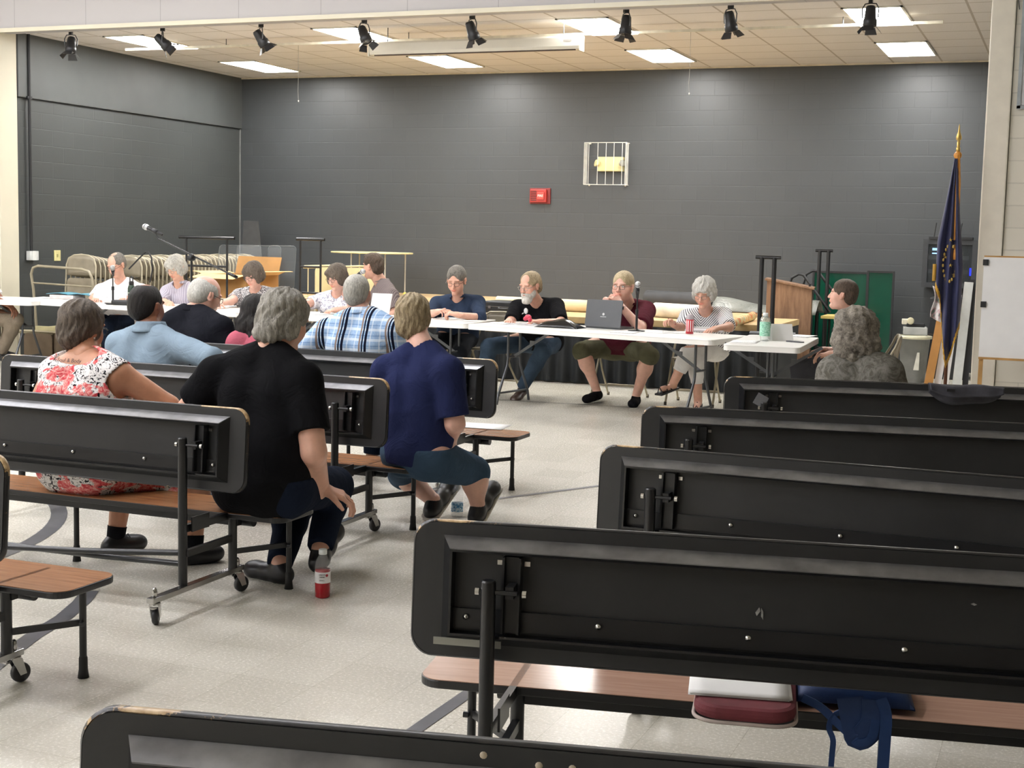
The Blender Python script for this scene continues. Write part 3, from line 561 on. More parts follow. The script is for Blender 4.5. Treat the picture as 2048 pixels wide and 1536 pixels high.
def case(c,d,deg,label,m,name='equipment_case',handle=True):
    r=root(name,c,R(deg),label,'case'); g=G(); g.box((0,0,d[2]/2),d,bev=.015); g.build('shell',m,r)
    g=G(); g.box((0,0,d[2]*.55),(d[0]+.004,d[1]+.004,.006)); g.build('seam_strip',m_chrome,r)
    if handle: g=G(); g.tube([(-.07,-d[1]/2,d[2]*.5),(-.06,-d[1]/2-.03,d[2]*.5-.01),(.06,-d[1]/2-.03,d[2]*.5-.01),(.07,-d[1]/2,d[2]*.5)],.008,8); g.build('handle',m_leg,r)
    for s in(-1,1): g=G(); g.box((s*d[0]*.33,-d[1]/2-.004,d[2]*.5),(.03,.008,.03)); g.build('latch',m_chrome,r)
    return r
m_case=mat('black_plastic_case','202123',.4,var=.15,bump=.1,bs=40)
case((-5.72,14.32,STZ),(.55,.36,.13),-4,'black case with a silver handle on the stage between the navy-shirt and bearded men',m_case)
case((-6.35,14.4,STZ),(.34,.3,.16),6,'dark equipment case on the stage behind the navy-shirt man',m_case,handle=False)
g=G(); g.grid(lambda u,v:(-7.4+1.7*u,14.35+.5*v,STZ+.006+.02*math.sin(u*9)*math.sin(v*5)),20,6,True,.004); tag(g.build('flattened_cardboard',m_card2),'flattened tan cardboard lying on the stage edge behind the panel','cardboard')
# lectern
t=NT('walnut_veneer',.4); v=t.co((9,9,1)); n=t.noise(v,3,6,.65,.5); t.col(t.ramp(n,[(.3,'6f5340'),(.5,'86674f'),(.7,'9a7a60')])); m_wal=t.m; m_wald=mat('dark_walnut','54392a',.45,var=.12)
LP=Pz(1566,746,0); r=root('lectern',(-2.98,16.0,0),R(8),'brown wood-veneer lectern with a sloped top, right of the panel','lectern'); 
g=G(); h0,h1,wd,dp=1.03,1.115,.50,.40
g.add([(-wd/2,-dp/2,0),(wd/2,-dp/2,0),(wd/2,-dp/2,h0+.0),(-wd/2,-dp/2,h1),(-wd/2,-dp/2+.02,0),(wd/2,-dp/2+.02,0),(wd/2,-dp/2+.02,h0),(-wd/2,-dp/2+.02,h1)],[(0,1,2,3),(7,6,5,4),(0,3,7,4),(1,5,6,2),(3,2,6,7),(0,4,5,1)]); g.build('front_panel',m_wal,r)
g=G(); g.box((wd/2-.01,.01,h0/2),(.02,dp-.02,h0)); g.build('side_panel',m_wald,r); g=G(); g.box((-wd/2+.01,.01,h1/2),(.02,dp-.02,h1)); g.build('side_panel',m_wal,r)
g=G(); sl=math.atan2(h1-h0,wd); g.box((0,0,(h0+h1)/2+.012),(wd/math.cos(sl)+.05,dp+.05,.024),Matrix.Rotation(sl,3,'Y')); g.build('top_board',m_wal,r,bev=.004)
g=G(); g.box((wd/2-.03,-.02,h0+.045),(.02,.22,.035),Matrix.Rotation(sl,3,'Y')); g.build('top_ledge',m_blk,r); g=G(); g.box((0,-.02,.03),(wd+.03,dp,.06)); g.build('plinth',m_wald,r)
g=G(); g.lathe([(0,0),(.02,0),(.02,.004),(.012,.005),(0,.005)],(-.02,-dp/2,.22),(0,-1,0),16); g.build('grommet',m_chrome,r)
# green boards in black frames
t=NT('green_translucent_sheet',.15); n=t.noise(t.co(),1.2,3); x=t.xyz(t.co()); t.col(t.ramp(n,[(.35,'0c3a2c'),(.6,'0f4a38'),(.75,'14614a')])); m_grn=t.m
for i,(x0,x1,Yv,a) in enumerate(((1626,1738,17.5,0),(1735,1790,17.35,0))):
    p=Py(x0,541,Yv); q=Py(x1,541,Yv); w=q.x-p.x; h=p.z-.12; r=root('green_board',((p.x+q.x)/2,Yv,.12),0,('wide','narrow')[i]+' dark green glossy board in a black frame behind the profile man','board','green boards')
    g=G(); g.box((0,0,h/2),(w-.03,.012,h-.03)); g.build('panel',m_grn,r); g=G()
    for s in(-1,1): g.box((s*(w/2-.012),0,h/2),(.024,.03,h)); 
    g.box((0,0,h-.012),(w-.05,.03,.024)); g.box((0,0,.012),(w-.05,.03,.024)); g.build('frame',m_blk,r)
    g=G(); g.box((-w/2+.05,0,-.06),(.04,.3,.12)); g.box((w/2-.05,0,-.06),(.04,.3,.12)); g.build('foot',m_blk,r)
# yellow-topped side table behind the lectern
r=root('side_table',(-2.2,16.55,0),0,'low yellow-topped table in shadow behind the profile man','table'); g=G(); g.box((-.26,0,.70),(.42,.5,.03)); g.build('tabletop',mat('yellow_laminate','e0c97a',.4),r)
for x in(-.44,-.08):
    for y in(-.2,.2): g=G(); g.cyl((x,y,0),(x,y,.69),.013,n=8); g.build('leg',m_blk,r)
# bin with gear
p=Pz(1797,735,0); r=root('storage_bin',(-1.62,16.4,0),0,'grey plastic storage bin with cream rim right of the green boards','bin'); g=G(); g.lathe([(.13,0),(.17,.50),(.172,.50)],(0,0,0),(0,0,1),20); g.build('tub',mat('grey_plastic_bin','6e6f6c',.5),r)
g=G(); g.lathe([(.168,.495),(.19,.50),(.19,.53),(.165,.535),(.165,.50)],(0,0,0),(0,0,1),20); g.build('rim',mat('cream_plastic','cfcbb0',.5),r); g=G(); g.box((.03,-.14,.25),(.09,.01,.2),Matrix.Rotation(R(3),3,'X')); g.build('paper_label',mat('off_white_label','c4c2b6',.7),r)
r=root('projector',(-1.62,16.4,.536),R(8),'small silver-and-black device lying on top of the grey bin','projector'); g=G(); g.box((0,0,.05),(.26,.22,.09),bev=.01); g.build('shell',mat('silver_plastic','a9aaa6',.4),r); g=G(); g.box((.0,.0,.115),(.2,.16,.04),bev=.01); g.build('upper_case',m_case,r); g=G(); g.lathe([(0,0),(.035,0),(.04,.03),(.03,.035),(0,.03)],(-.06,-.09,.165),(0,-1,0),16); g.build('lens',mat('pale_lens_ring','c9c3a4',.3),r)
g=G(); g.box((-.1,0,.15),(.10,.12,.06),bev=.008); g.build('control_box',mat('cream_plastic2','cbc6b2',.5),r)
# equipment cabinet on the back wall and black trunk below
p=Py(1846,478,17.7); q=Py(1950,578,17.7); w=q.x-p.x; h=p.z-q.z; r=root('equipment_cabinet',((p.x+q.x)/2,17.82,q.z),0,'black wall-mounted equipment cabinet with a glass door and blue lights, behind the flag','cabinet')
g=G(); g.box((0,.11,h/2),(w,.22,h)); 
g.build('cabinet_box',mat('black_cabinet','1e1f21',.45,var=.1),r,bev=.004)
g=G()
for s in(-1,1): g.box((s*(w/2-.03),-.03,h/2),(.06,.04,h)); g.box((0,-.03,h/2+s*(h/2-.03)),(w-.12,.04,.06))
d=g.build('door',mat('charcoal_door_frame','35373a',.4),r); g=G(); g.box((0,-.03,h/2),(w-.12,.006,h-.12)); g.build('glass_pane',mat('smoked_glass','3a4044',.05,Alpha=.35),d)
for i in range(5): g=G(); g.box((-.02,-.006,.11+i*.085),(w-.16,.012,.05)); g.build('equipment_unit',mat('rack_unit_%d'%(i%2),('28292b','595c60')[i%2],.3,.4),r)
g=G(); g.box((-.16,-.014,h-.12),(.10,.004,.03)); g.box((-.16,-.014,h-.17),(.10,.004,.015)); g.build('status_light',emis('pale_blue_screen','8fb8ff',3.0),r)
g=G(); g.box((.27,-.014,.20),(.07,.004,.09)); g.build('status_light',emis('blue_led','1020ff',5.0),r)
g=G(); g.box((0,.02,h+.015),(w*.8,.18,.03)); 
for x in(-.2,.1): g.cyl((x,0,h+.03),(x+.02,0,h+.2),.006,n=6)
g.build('wireless_box',m_blk,r)
case((-1.32,17.2,0),(.42,.5,.95),0,'tall black trunk on the floor under the equipment cabinet',m_case,'road_case',False)
# ================================================================ FLAG, LEANING BOARDS, PAPER PAD EASEL
m_gold=mat('gold_fringe','c99a35',.5,var=.12,bump=.4,bs=300); m_brass=mat('brass_gold','c8ab62',.3,.7)
FX,FY=-.985,12.80
r=root('flag',(FX,FY,0),0,'dark blue flag with gold fringe and seal on a wooden pole beside the right pillar','flag')
g=G(); g.cyl((0,0,.05),(0,0,2.36),.0145,n=14); g.build('pole',mat('dark_wood_pole','5a3420',.35),r)
g=G(); g.lathe([(.0,2.60),(.004,2.585),(.010,2.53),(.024,2.485),(.022,2.465),(.010,2.455),(.014,2.44),(.012,2.40),(.017,2.395),(.017,2.36),(0,2.36)][::-1],(0,0,0),(0,0,1),14); g.build('spear_finial',m_brass,r)
g=G(); g.lathe([(0,0),(.16,0),(.165,.02),(.05,.05),(.03,.09),(0,.09)],(0,0,0),(0,0,1),24); g.build('base',m_brass,r)
t=NT('navy_flag_satin',.45,Sheen_Weight=.3); n=t.noise(t.co(),4,3); t.col(t.ramp(n,[(.3,'141a44'),(.7,'1c2354')])); m_flag=t.m
def fl(u,v): # hanging folds: u across folds, v down
    L=2.30-1.72*v; wd=.02+.17*min(1,v*1.5)**1.1; ph=u*PI*5.2
    x=-.01-wd*(1-u)*.60+wd*.55*u; 
    z=L- .0*u
    low=float(np.interp(u,(0,.18,.34,.55,.75,1),(.72,.62,.30,.02,.14,.38)))
    z=2.30-(1.78-low)*v
    return (x,-.03-.035*math.sin(ph)*(.25+.75*v)-.015,z)
g=G(); g.grid(fl,70,40,True,.003); f=g.build('flag_cloth',m_flag,r)
def fr(u,v): p=fl(u,1.0); return (p[0],p[1]-.003+.004*math.sin(u*160),p[2]-.055*v)
g=G(); g.grid(fr,140,2,True,.004); g.build('fringe',m_gold,f)
g=G(); g.grid(lambda u,v:(fl(0,.86+.14*u)[0]-.03*v,fl(0,.86+.14*u)[1]-.008,fl(0,.86+.14*u)[2]),10,1,True,.004); g.build('side_fringe',m_gold,f)
# seal: wreath of leaves around a disc
g=G(); cz=1.40; 
def onflag(dx,dz):
    x=-.015+dx; u=max(0,min(1,.52+x/.22)); return Vector((x,fl(u,.52)[1]-.010,cz+dz))
for s in(-1,1):
    for i in range(9):
        a=R(-80+i*18); p=onflag(s*.055*math.cos(a)*1.0,.16*math.sin(a)); g.ball(p,(.010,.004,.016),6)
for dx,dz in((0,.20),(.01,-.02),(-.04,.05),(.04,-.10)):
    for k in range(5): a=R(90+72*k); g.cyl(onflag(dx,dz),onflag(dx+.018*math.cos(a),dz+.018*math.sin(a)),.005,.001,n=5)
g.build('embroidered_seal',mat('gold_thread','c2a24f',.5),f)
g=G(); g.ball((0,-.01,2.33),(.035,.03,.035),12); g.tube([(.012,-.03,2.33),(.03,-.035,2.1),(.034,-.03,1.8),(.026,-.03,1.55)],.009,8); g.tube([(-.0,-.035,2.33),(.008,-.04,2.0),(.014,-.035,1.6)],.009,8); g.lathe([(0,0),(.012,0),(.02,-.10),(.017,-.13),(0,-.13)],(.026,-.03,1.56),(0,0,1),10); g.build('cord_and_tassel',mat('gold_cord','d9953f',.5,var=.1,bump=.3,bs=200),r)
bd=[((1848,765),(1897,560),.075,.02,'c08a4a','tan wooden board leaning by the flag, leftmost'),((1868,765),(1908,575),.06,.02,'e9e8ea','narrow white board leaning by the flag, next to the tan one'),((1885,765),(1918,590),.05,.02,'f0eff0','slim white board leaning directly behind the flag'),((1910,765),(1938,565),.08,.022,'d6dad8','pale grey-white board leaning right of the flag'),((1930,765),(1945,560),.05,.02,'1d1e22','black board leaning against the right pillar')]
for i,(b0,b1,wd,th,c,lb) in enumerate(bd):
    a=Py(b0[0],b0[1],13.1+.05*i); a.z=0; bb=Py(b1[0],b1[1],13.5+.05*i); a.x-=.0; a=bb+(a-bb).normalized()*((a-bb).length); g=G(); g.bar(a+Vector((0,0,.012)),bb,wd,th,up=(0,1,.1)); tag(g.build('leaning_board',mat('board_%d'%i,c,.5,var=.05)),lb,'board','boards leaning by the pillar')
g=G(); p=Py(1883,570,13.3)
g.grid(lambda u,v:(Py(1865+30*u,590+55*v,13.2+.08*math.sin(u*8)).x+.02*math.sin(v*5),13.15+.05*math.sin(u*8),Py(1880,572+62*v+14*u,13.2).z),10,10,True,.004)
t=NT('white_floral_cloth',.8); n=t.noise(t.co((1,1,1)),14,3); t.col(t.ramp(n,[(.5,'e6e2e0'),(.6,'c9a4a8'),(.66,'7e8f86')])); tag(g.build('hanging_cloth',t.m),'white patterned cloth hanging over the boards left of the flag','cloth')
# easel with paper pad
EY=12.55; m_pine=mat('pine_wood','b98d52',.5,var=.1); A=Py(1969,514,EY); B=Py(1955,713,EY); W=.95; r=root('easel',(A.x+W/2,EY,0),0,'wooden easel holding a large white paper pad against the right wall','easel')
hz=A.z-B.z; zb=B.z; g=G(); g.box((0,-.03,zb+hz/2),(W,.014,hz)); g.build('paper_pad',mat('white_paper','efefef',.7,var=.01),r)
g=G(); g.box((0,-.02,zb+hz+.006),(W,.03,.014)); g.build('rail',m_pine,r); g=G(); g.box((0,-.03,zb-.008),(W,.05,.018)); g.build('rail',m_pine,r)
for x in(-W/2+.02,W/2-.06): g=G(); g.bar((x,.0,zb-.012),(x-.0,-.04,0),.035,.02,up=(0,1,0)); g.build('leg',m_pine,r)
g=G(); g.bar((.1,.0,zb+hz*.9),(.1,.33,0),.035,.02,up=(0,1,0)); g.build('leg',m_pine,r)
for z in(A.z-.045,A.z-.40): g=G(); g.box((-W/2+.015,-.042,z),(.045,.014,.05)); g.build('clip',m_blk,r)
p=Py(2031,0,YP-.03); q=Py(2048,215,YP-.03); r=root('wall_board',(q.x+.38,YP-.02,q.z),0,'large grey-framed board high on the right wall, cut off by the photo edge','board'); g=G(); g.box((.02,-.012,.62),(.86,.02,1.2)); g.build('board_panel',mat('grey_board','c9ccd0',.4),r); g=G(); g.box((-.425,-.016,.62),(.03,.032,1.26)); g.box((.02,-.016,.0),(.92,.032,.03)); g.build('frame',mat('aluminium_trim','a9b2ba',.3,.7),r)
g=G(); a=Py(2036,0,YP-.02); g.tube([a+Vector((-.02,0,.2)),a+Vector((0,0,.02)),a+Vector((.018,0,-.08))],.004,6); tag(g.build('cable',m_blk),'short black cable on the wall beside the high grey board','cable')
# ================================================================ WALL FITTINGS
def spot(px,tilt,yaw,label):
    X=Py(px,30,13.3).x; r=root('spotlight',(X,13.32,3.735),R(yaw),label,'spotlight','black stage spotlights behind the header'); 
    g=G(); g.box((0,0,.03),(.035,.05,.06)); g.cyl((0,0,0),(0,0,.01),.018); g.build('clamp',m_blk,r)
    g=G(); g.tube([(-.07,0,-.13),(-.075,0,-.05),(-.05,0,-.005),(0,0,.0),(.05,0,-.005),(.075,0,-.05),(.07,0,-.13)],.006,8); g.build('yoke',m_leg,r)
    d=Vector((0,math.sin(R(tilt)),-math.cos(R(tilt)))); c=Vector((0,0,-.12)); g=G(); g.lathe([(0,-.10),(.035,-.098),(.045,-.08),(.05,-.03),(.055,.02),(.062,.03),(.062,.085),(.052,.09),(.05,.085),(0,.07)],c,d,20); h=g.build('lamp_housing',mat('spot_black','222326',.4,var=.1),r)
    g=G(); g.lathe([(0,.078),(.048,.082),(0,.0825)],c,d,18); g.build('lens',mat('lens_glass','8f959a',.1),h)
    sd,u,dd=frame(d)
    for k,ang in enumerate((0,90,180,270)):
        a=R(ang); o=(sd*math.cos(a)+u*math.sin(a)); tg=(-sd*math.sin(a)+u*math.cos(a)); p0=c+d*.09+o*.055; p1=p0+d*.055+o*.045; w0,w1=.042,.055; g=G()
        g.add([p0-tg*w0,p0+tg*w0,p1+tg*w1,p1-tg*w1,p0-tg*w0+o*.003,p0+tg*w0+o*.003,p1+tg*w1+o*.003,p1-tg*w1+o*.003],[(0,1,2,3),(7,6,5,4),(0,4,5,1),(1,5,6,2),(2,6,7,3),(3,7,4,0)]); g.build('barn_door',mat('spot_black','222326',.4),r)
    return r
od=('first','second','third','fourth','fifth','sixth','seventh','eighth')
for i,(px,tl,yw) in enumerate(((139,-15,20),(323,48,-60),(520,35,-45),(727,-30,70),(943,25,-30),(1251,-5,-40),(1460,18,-25),(1740,-4,0))): spot(px,tl,yw,'black stage spotlight hanging from the header, %s from the left'%od[i])
a=Pz(240,97,3.70); b=Pz(1890,50,3.70); r=root('light_track',((a.x+b.x)/2,14.35,3.70),0,'long thin cream track hanging under the stage ceiling','track'); L=b.x-a.x; g=G(); g.box((0,0,0),(L,.03,.028)); g.build('track_bar',mat('cream_track','d9d3c0',.4),r)
for x in(-L*.35,-.1*L,.15*L,L*.4): g=G(); g.cyl((x,0,.01),(x,0,.085),.005,n=6); g.build('hanger',m_leg,r)
a=Py(741,108,13.95); b=Py(1160,100,13.95); L=b.x-a.x; zb=(a.z+b.z)/2; r=root('projection_screen_housing',((a.x+b.x)/2,13.98,zb),0,'long white roll-up projection screen housing hanging below the stage ceiling','screen'); m_scr=mat('white_enamel_case','dfdbce',.4,var=.01)
g=G(); g.add([(s*L/2,y,z) for s in(-1,1) for y,z in((-.05,.0),(-.062,.03),(-.062,.115),(-.05,.135),(.05,.135),(.062,.115),(.062,.03),(.05,0))],[tuple(range(8))[::-1],tuple(range(8,16))]+[(i,(i+1)%8,8+(i+1)%8,8+i) for i in range(8)]); g.build('case',m_scr,r)
for s in(-1,1): g=G(); g.box((s*(L/2+.006),0,.06),(.012,.14,.16),bev=.004); g.build('end_cap',m_scr,r)
g=G(); g.box((0,-.03,-.006),(L-.1,.02,.012)); g.build('bottom_slot',mat('dark_slot','4a3b33',.6),r); g=G(); g.box((L/2-.13,-.063,.085),(.09,.002,.02)); g.build('nameplate',mat('grey_plate','a5a19a',.4),r)
for x in(-L*.42,L*.42): g=G(); g.cyl((x,0,.13),(x,0,ZC-zb),.005,n=6); g.build('hanger',m_leg,r)
for px,y0,y1,lb in((597,57,200,'thin pull cord hanging from the stage ceiling at the left'),(1383,28,185,'thin pull cord hanging from the stage ceiling right of centre')):
    a=Py(px,y0,15.0); b=Py(px+1,y1,15.0); r=root('pull_cord',(a.x,15.0,0),0,lb,'cord'); g=G(); g.tube([(0,0,ZC),(.003,0,(ZC+b.z)/2),(-.002,0,b.z+.1),(.006,0,b.z)],.0022,5); g.build('cord',mat('grey_cord','8f8d86',.6),r); g=G(); g.lathe([(0,0),(.008,-.005),(.006,-.02),(0,-.025)],(.006,0,b.z),(0,0,1),8); g.build('pull_tip',mat('white_plastic','d8d6cf',.5),r)
# caged emergency light
A=Py(1172,286,YB-.1); B=Py(1252,370,YB-.1); cx=(A.x+B.x)/2; cz=(A.z+B.z)/2; w=B.x-A.x; h=A.z-B.z; r=root('emergency_light',(cx,YB,cz),0,'cream twin-head emergency light inside a white wire guard on the black back wall','emergency light')
m_wire=mat('white_wire','d5d4cc',.4); g=G(); dpt=.16
for x in(-w/2,-w*.39,-w*.17,w*.03,w*.22,w*.42,w/2): g.cyl((x,-dpt,-h/2),(x,-dpt,h/2),.004,n=6)
for y in(-.12,-.08,-.04): 
    for s in(-1,1): g.cyl((s*w/2,y,-h/2),(s*w/2,y,h/2),.004,n=6)
for s in(-1,1): g.tube([(-w/2,0,s*h/2),(-w/2,-dpt,s*h/2),(w/2,-dpt,s*h/2),(w/2,0,s*h/2)],.005,6)
g.build('wire_guard',m_wire,r)
for sx in(-1,1):
    for sz in(-1,1): g=G(); g.ball((sx*w*.44,-.02,sz*h/2),.016,8); g.build('mounting_clip',m_wire,r)
m_cp=mat('cream_plastic3','d9d09a',.45,var=.02); g=G(); g.box((.05,-.04,-.0),(.36,.08,.19),bev=.008); g.build('housing',m_cp,r); g=G(); g.box((.05,-.084,0),(.12,.008,.18),bev=.003); g.build('centre_panel',m_cp,r)
for s,mm in((-1,m_cp),(1,mat('grey_lamp','8d8a80',.3))):
    g=G(); g.lathe([(0,0),(.03,0),(.048,.05),(.044,.055),(0,.045)],(.05+s*.15,-.085,.0),Vector((s*.7,-.6,.2)),14); g.build('lamp_head',mm,r)
A=Py(1061,376,YB); B=Py(1101,408,YB); w=B.x-A.x; h=A.z-B.z; m_red=mat('fire_red_plastic','a8352f',.35,var=.05); r=root('fire_alarm',((A.x+B.x)/2,YB,(A.z+B.z)/2),0,'red fire alarm horn-strobe with a louvred face on the black back wall','fire alarm')
g=G(); g.box((0,-.012,0),(w,.024,h),bev=.004); g.build('back_plate',mat('dark_red_plate','7e2a28',.4),r); g=G(); g.box((-.012,-.045,0),(w*.8,.05,h*.82),bev=.010); g.build('horn_body',m_red,r)
g=G()
for i in range(6): g.box((-.075,-.072,-.06+i*.024),(.085,.006,.010))
g.build('louvre_slot',mat('louvre_dark','3c1513',.5),r); g=G(); g.box((.03,-.078,-.0),(.10,.016,.10),bev=.004); s=g.build('strobe',mat('strobe_red','d0473f',.3),r)
text('fire_lettering','FIRE',.045,mat('white_letter','f2e6e0',.5),s,Matrix.Translation((.03,-.088,0))@Matrix.Rotation(R(90),4,'X'))
# conduit, outlets on the left wall
r=root('conduit',(XL,Px(54,300,XL).y,0),0,'black conduit running down the left wall to the white outlet box','conduit'); g=G(); g.cyl((.045,0,Px(62,511,XL).z+.05),(.045,0,ZC),.018,n=10); g.build('pipe',m_blk,r); g=G(); g.box((.04,0,3.05),(.03,.08,.03)); g.build('strap',m_blk,r)
p=Px(62,511,XL); r=root('outlet_box',(XL,p.y-.02,p.z),0,'white surface-mounted outlet box at the foot of the conduit','outlet'); g=G(); g.box((.04,0,0),(.06,.15,.11),bev=.006); g.cyl((.04,-.02,.06),(.04,-.02,.10),.016); g.build('box',mat('white_outlet','cfd0cd',.4),r)
g=G(); g.box((.072,0,0),(.006,.07,.11)); g.build('receptacle',mat('outlet_face','e2e2de',.4),r)
p=Px(114,511,XL); r=root('switch_plate',(XL,p.y,p.z),0,'cream switch plate on the black left wall','switch'); g=G(); g.box((.004,0,0),(.008,.115,.13),bev=.002); g.build('plate',mat('cream_switch','d9cf93',.4),r); g=G(); g.box((.010,0,0),(.010,.02,.035)); g.build('toggle',mat('cream_toggle','b5ab74',.4),r)
# ================================================================ MICROPHONES AND TABLE CLUTTER
m_grille=mat('silver_mesh','b9bbbd',.3,.8,bump=.6,bs=500); m_micb=mat('black_mic_body','1a1b1e',.35)
def mic(r,tip,dirv,L=.17):
    d=Vector(dirv).normalized(); t=Vector(tip); g=G(); g.lathe([(0,.0),(.014,.004),(.023,.014),(.0255,.028),(.024,.042),(.019,.052)],t,d,18); g.build('microphone_grille',m_grille,r)
    g=G(); g.lathe([(.0245,.024),(.0265,.028),(.0245,.032)],t,d,18); g.lathe([(.019,.052),(.0165,.07),(.012,L),(.010,L+.003),(0,L+.003)],t,d,16); g.build('microphone_body',m_micb,r)
def deskmic(x,y,zt,dirv,label,z0=TZ):
    r=root('desk_microphone',(x,y,z0),0,label,'microphone','microphones on short desk stands'); g=G(); g.lathe([(0,0),(.075,0),(.075,.008),(.02,.014),(.008,.03),(0,.03)],(0,0,0),(0,0,1),24); g.build('base',m_micb,r)
    g=G(); g.cyl((0,0,.01),(0,0,.17),.011,n=12); g.cyl((0,0,.15),(0,0,.19),.015,n=12); g.cyl((0,0,.17),(0,0,zt-z0-.02),.006,n=10); g.build('stand_tube',m_micb,r)
    d=Vector(dirv).normalized(); c=Vector((0,0,zt-z0)); g=G(); g.lathe([(.016,-.02),(.019,-.02),(.017,.03),(.014,.03)],c,d,14); g.bar((0,0,zt-z0-.03),(0,0,zt-z0),.012,.012); g.build('clip',m_micb,r); mic(r,c-d*.09,d); return r
a=Pz(226,609,TZ); deskmic(a.x,a.y,1.09,(-.4,.6,-.55),'desk microphone on the table in front of the white t-shirt man')
a=Vector((-6.36,11.95,0)); deskmic(a.x,a.y,1.15,(-.75,.3,-.42),'desk microphone with a silver head in front of the floral-top woman')
a=Vector((-3.53,11.80,0)); deskmic(a.x,a.y,1.10,(-.15,.5,-.8),'desk microphone in front of the man in the maroon polo')
# boom stand
c=Py(383,600,9.4); zc=Py(383,516,9.4).z; r=root('boom_microphone_stand',(c.x,c.y,0),0,'tall black boom stand holding a silver-headed microphone above the dark-suit man','microphone stand')
g=G(); g.cyl((0,0,.25),(0,0,.86),.014,n=12); g.cyl((0,0,.84),(0,0,.92),.019,n=12); g.cyl((0,0,.9),(0,0,zc+.02),.0095,n=12); g.build('upright_tube',m_blk,r)
for k in range(3): a=R(40+120*k); g=G(); g.cyl((0,0,.30),(.32*math.cos(a),.32*math.sin(a),.012),.009,n=8); g.build('leg',m_blk,r)
p1=Py(318,478,9.4)-r.location; p2=Py(458,547,9.4)-r.location; g=G(); g.cyl(p1,p2,.0075,n=10); g.lathe([(0,0),(.013,0),(.013,.08),(0,.08)],p2,(p2-p1),12); g.build('boom_arm',m_gloss,r)
q=p1.lerp(p2,.45); g=G(); g.lathe([(0,-.03),(.022,-.03),(.026,0),(.022,.03),(0,.03)],(0,0,zc),(0,1,0),14); g.tube([(0,0,zc),(.03,-.03,zc+.03),(.05,-.05,zc+.02)],.008,8); g.build('clutch',m_blk,r)
m0=Py(286,451,9.4)-r.location; md=(Py(330,472,9.4)-r.location-m0).normalized(); mic(r,m0,md,.20); g=G(); g.lathe([(.015,.10),(.019,.10),(.017,.15),(.014,.15)],m0,md,14); g.tube([m0+md*.13,m0+md*.14+Vector((0,0,-.03)),p1],.007,8); g.build('clip',m_blk,r)
# folded black arms on the rack
g=G(); P=lambda x,y:Py(x,y,12.75); g.tube([P(258,538),P(275,520),P(292,503)],.009,8); tag(g.build('stand_leg',m_blk),'black tube with a chrome end angled up behind the white t-shirt man','stand')
g=G(); g.tube([P(296,503),P(303,515),P(305,540),P(300,565)],.009,8); tag(g.build('stand_leg',m_blk),'black vertical tube behind the grey-bobbed woman','stand')
# papers
m_pap=mat('white_sheet','f0efec',.8,var=.01); m_pap2=mat('printed_sheet','dcdcdc',.8,var=.03)
t=NT('printed_page',.8); v=t.co(); x=t.xyz(v); st=t.math('LESS_THAN',t.math('FRACT',t.math('MULTIPLY',x[1],70)),.35); wd=t.math('GREATER_THAN',t.noise(t.co((60,4,1)),3,2),.47); t.col(t.mix(t.math('MULTIPLY',t.math('MULTIPLY',st,wd),.55),'eeeeec','6f7278')); m_print=t.m
def paper(x,y,deg,label,w=.216,h=.28,z=TZ,n=1,m=None,name='paper_sheet',cat='paper',th=.0012):
    g=G(); 
    for i in range(n): a=R(deg+ (i*13)%9-4 if n>1 else deg); g.grid(lambda u,v:((u-.5)*w+.004*((i*7)%3),(v-.5)*h,.0015+i*th*1.4+.004*max(0,u+v-1.6)),6,6,True,.0008)
    o=g.build(name,m or m_print,loc=(x,y,z),rotz=R(deg)); return tag(o,label,cat)
def tp(px,py): p=Pz(px,py,TZ+.002); return p.x,p.y
for (px,py,dg,n,lb) in ((90,595,10,2,'white papers at the left end of the table, beside the teal binder'),(355,606,5,1,'loose white page by the yellow pad'),(455,612,12,2,'white papers under the hand of the woman in the print top'),(640,628,-8,3,'white papers under the hands of the floral-top woman'),(900,636,8,2,'white papers before the navy-shirt man'),(935,641,-14,2,'open printed booklet on the table joint near the navy-shirt man'),(1000,646,6,2,'printed papers between the navy-shirt and bearded men'),(1250,664,4,2,'white papers behind the open laptop'),(1320,664,-10,1,'single page in front of the striped-shirt woman'),(1350,664,14,2,'white pages beside the red cup'),(1490,683,6,1,'white page at the left of the small table'),(1600,672,-6,3,'stack of white paper at the far corner of the small table')):
    x,y=tp(px,py); paper(x,y,dg,lb,n=n)
x,y=tp(1065,649); paper(x,y,-12,'dark-and-white magazine open in front of the bearded man',.42,.28,n=2,m=mat('magazine_print','b9babc',.5,var=.4,vs=12),name='magazine',cat='magazine')
x,y=tp(362,604); paper(x,y,6,'yellow legal pad in front of the grey-bobbed woman',.30,.26,n=3,m=mat('yellow_paper','e8dd8f',.7,var=.02),name='legal_pad',cat='notepad')
def slab(name,px,py,dims,deg,m,label,cat,z=TZ,bev=.004):
    x,y=tp(px,py); g=G(); g.box((0,0,dims[2]/2),dims,bev=bev); o=g.build(name,m,loc=(x,y,z),rotz=R(deg)); return tag(o,label,cat)
slab('stacked_folder',1412,662,(.34,.26,.018),4,mat('pale_folder','c9c4c6',.6),'pale thick folder under white pages by the striped-shirt woman','folder',bev=.003)
x,y=tp(1415,659); paper(x,y,-3,'white pages lying on the pale folder',.3,.24,z=TZ+.019,n=3)
slab('ream_of_paper',135,597,(.30,.24,.045),6,mat('grey_ream','c9c2c0',.7),'grey-edged block of papers under the teal binder','paper block')
x,y=tp(138,597); r=root('binder',(x+.06,y+.02,TZ+.046),R(8),'open teal binder lying on the block of papers','binder')
for s in(-1,1): g=G(); g.grid(lambda u,v:(s*.27*u,(v-.5)*.28,.018*math.sin(PI*u)*.8+.004),8,3,True,.004); g.build('cover',mat('teal_vinyl','4d8ea3',.4),r)
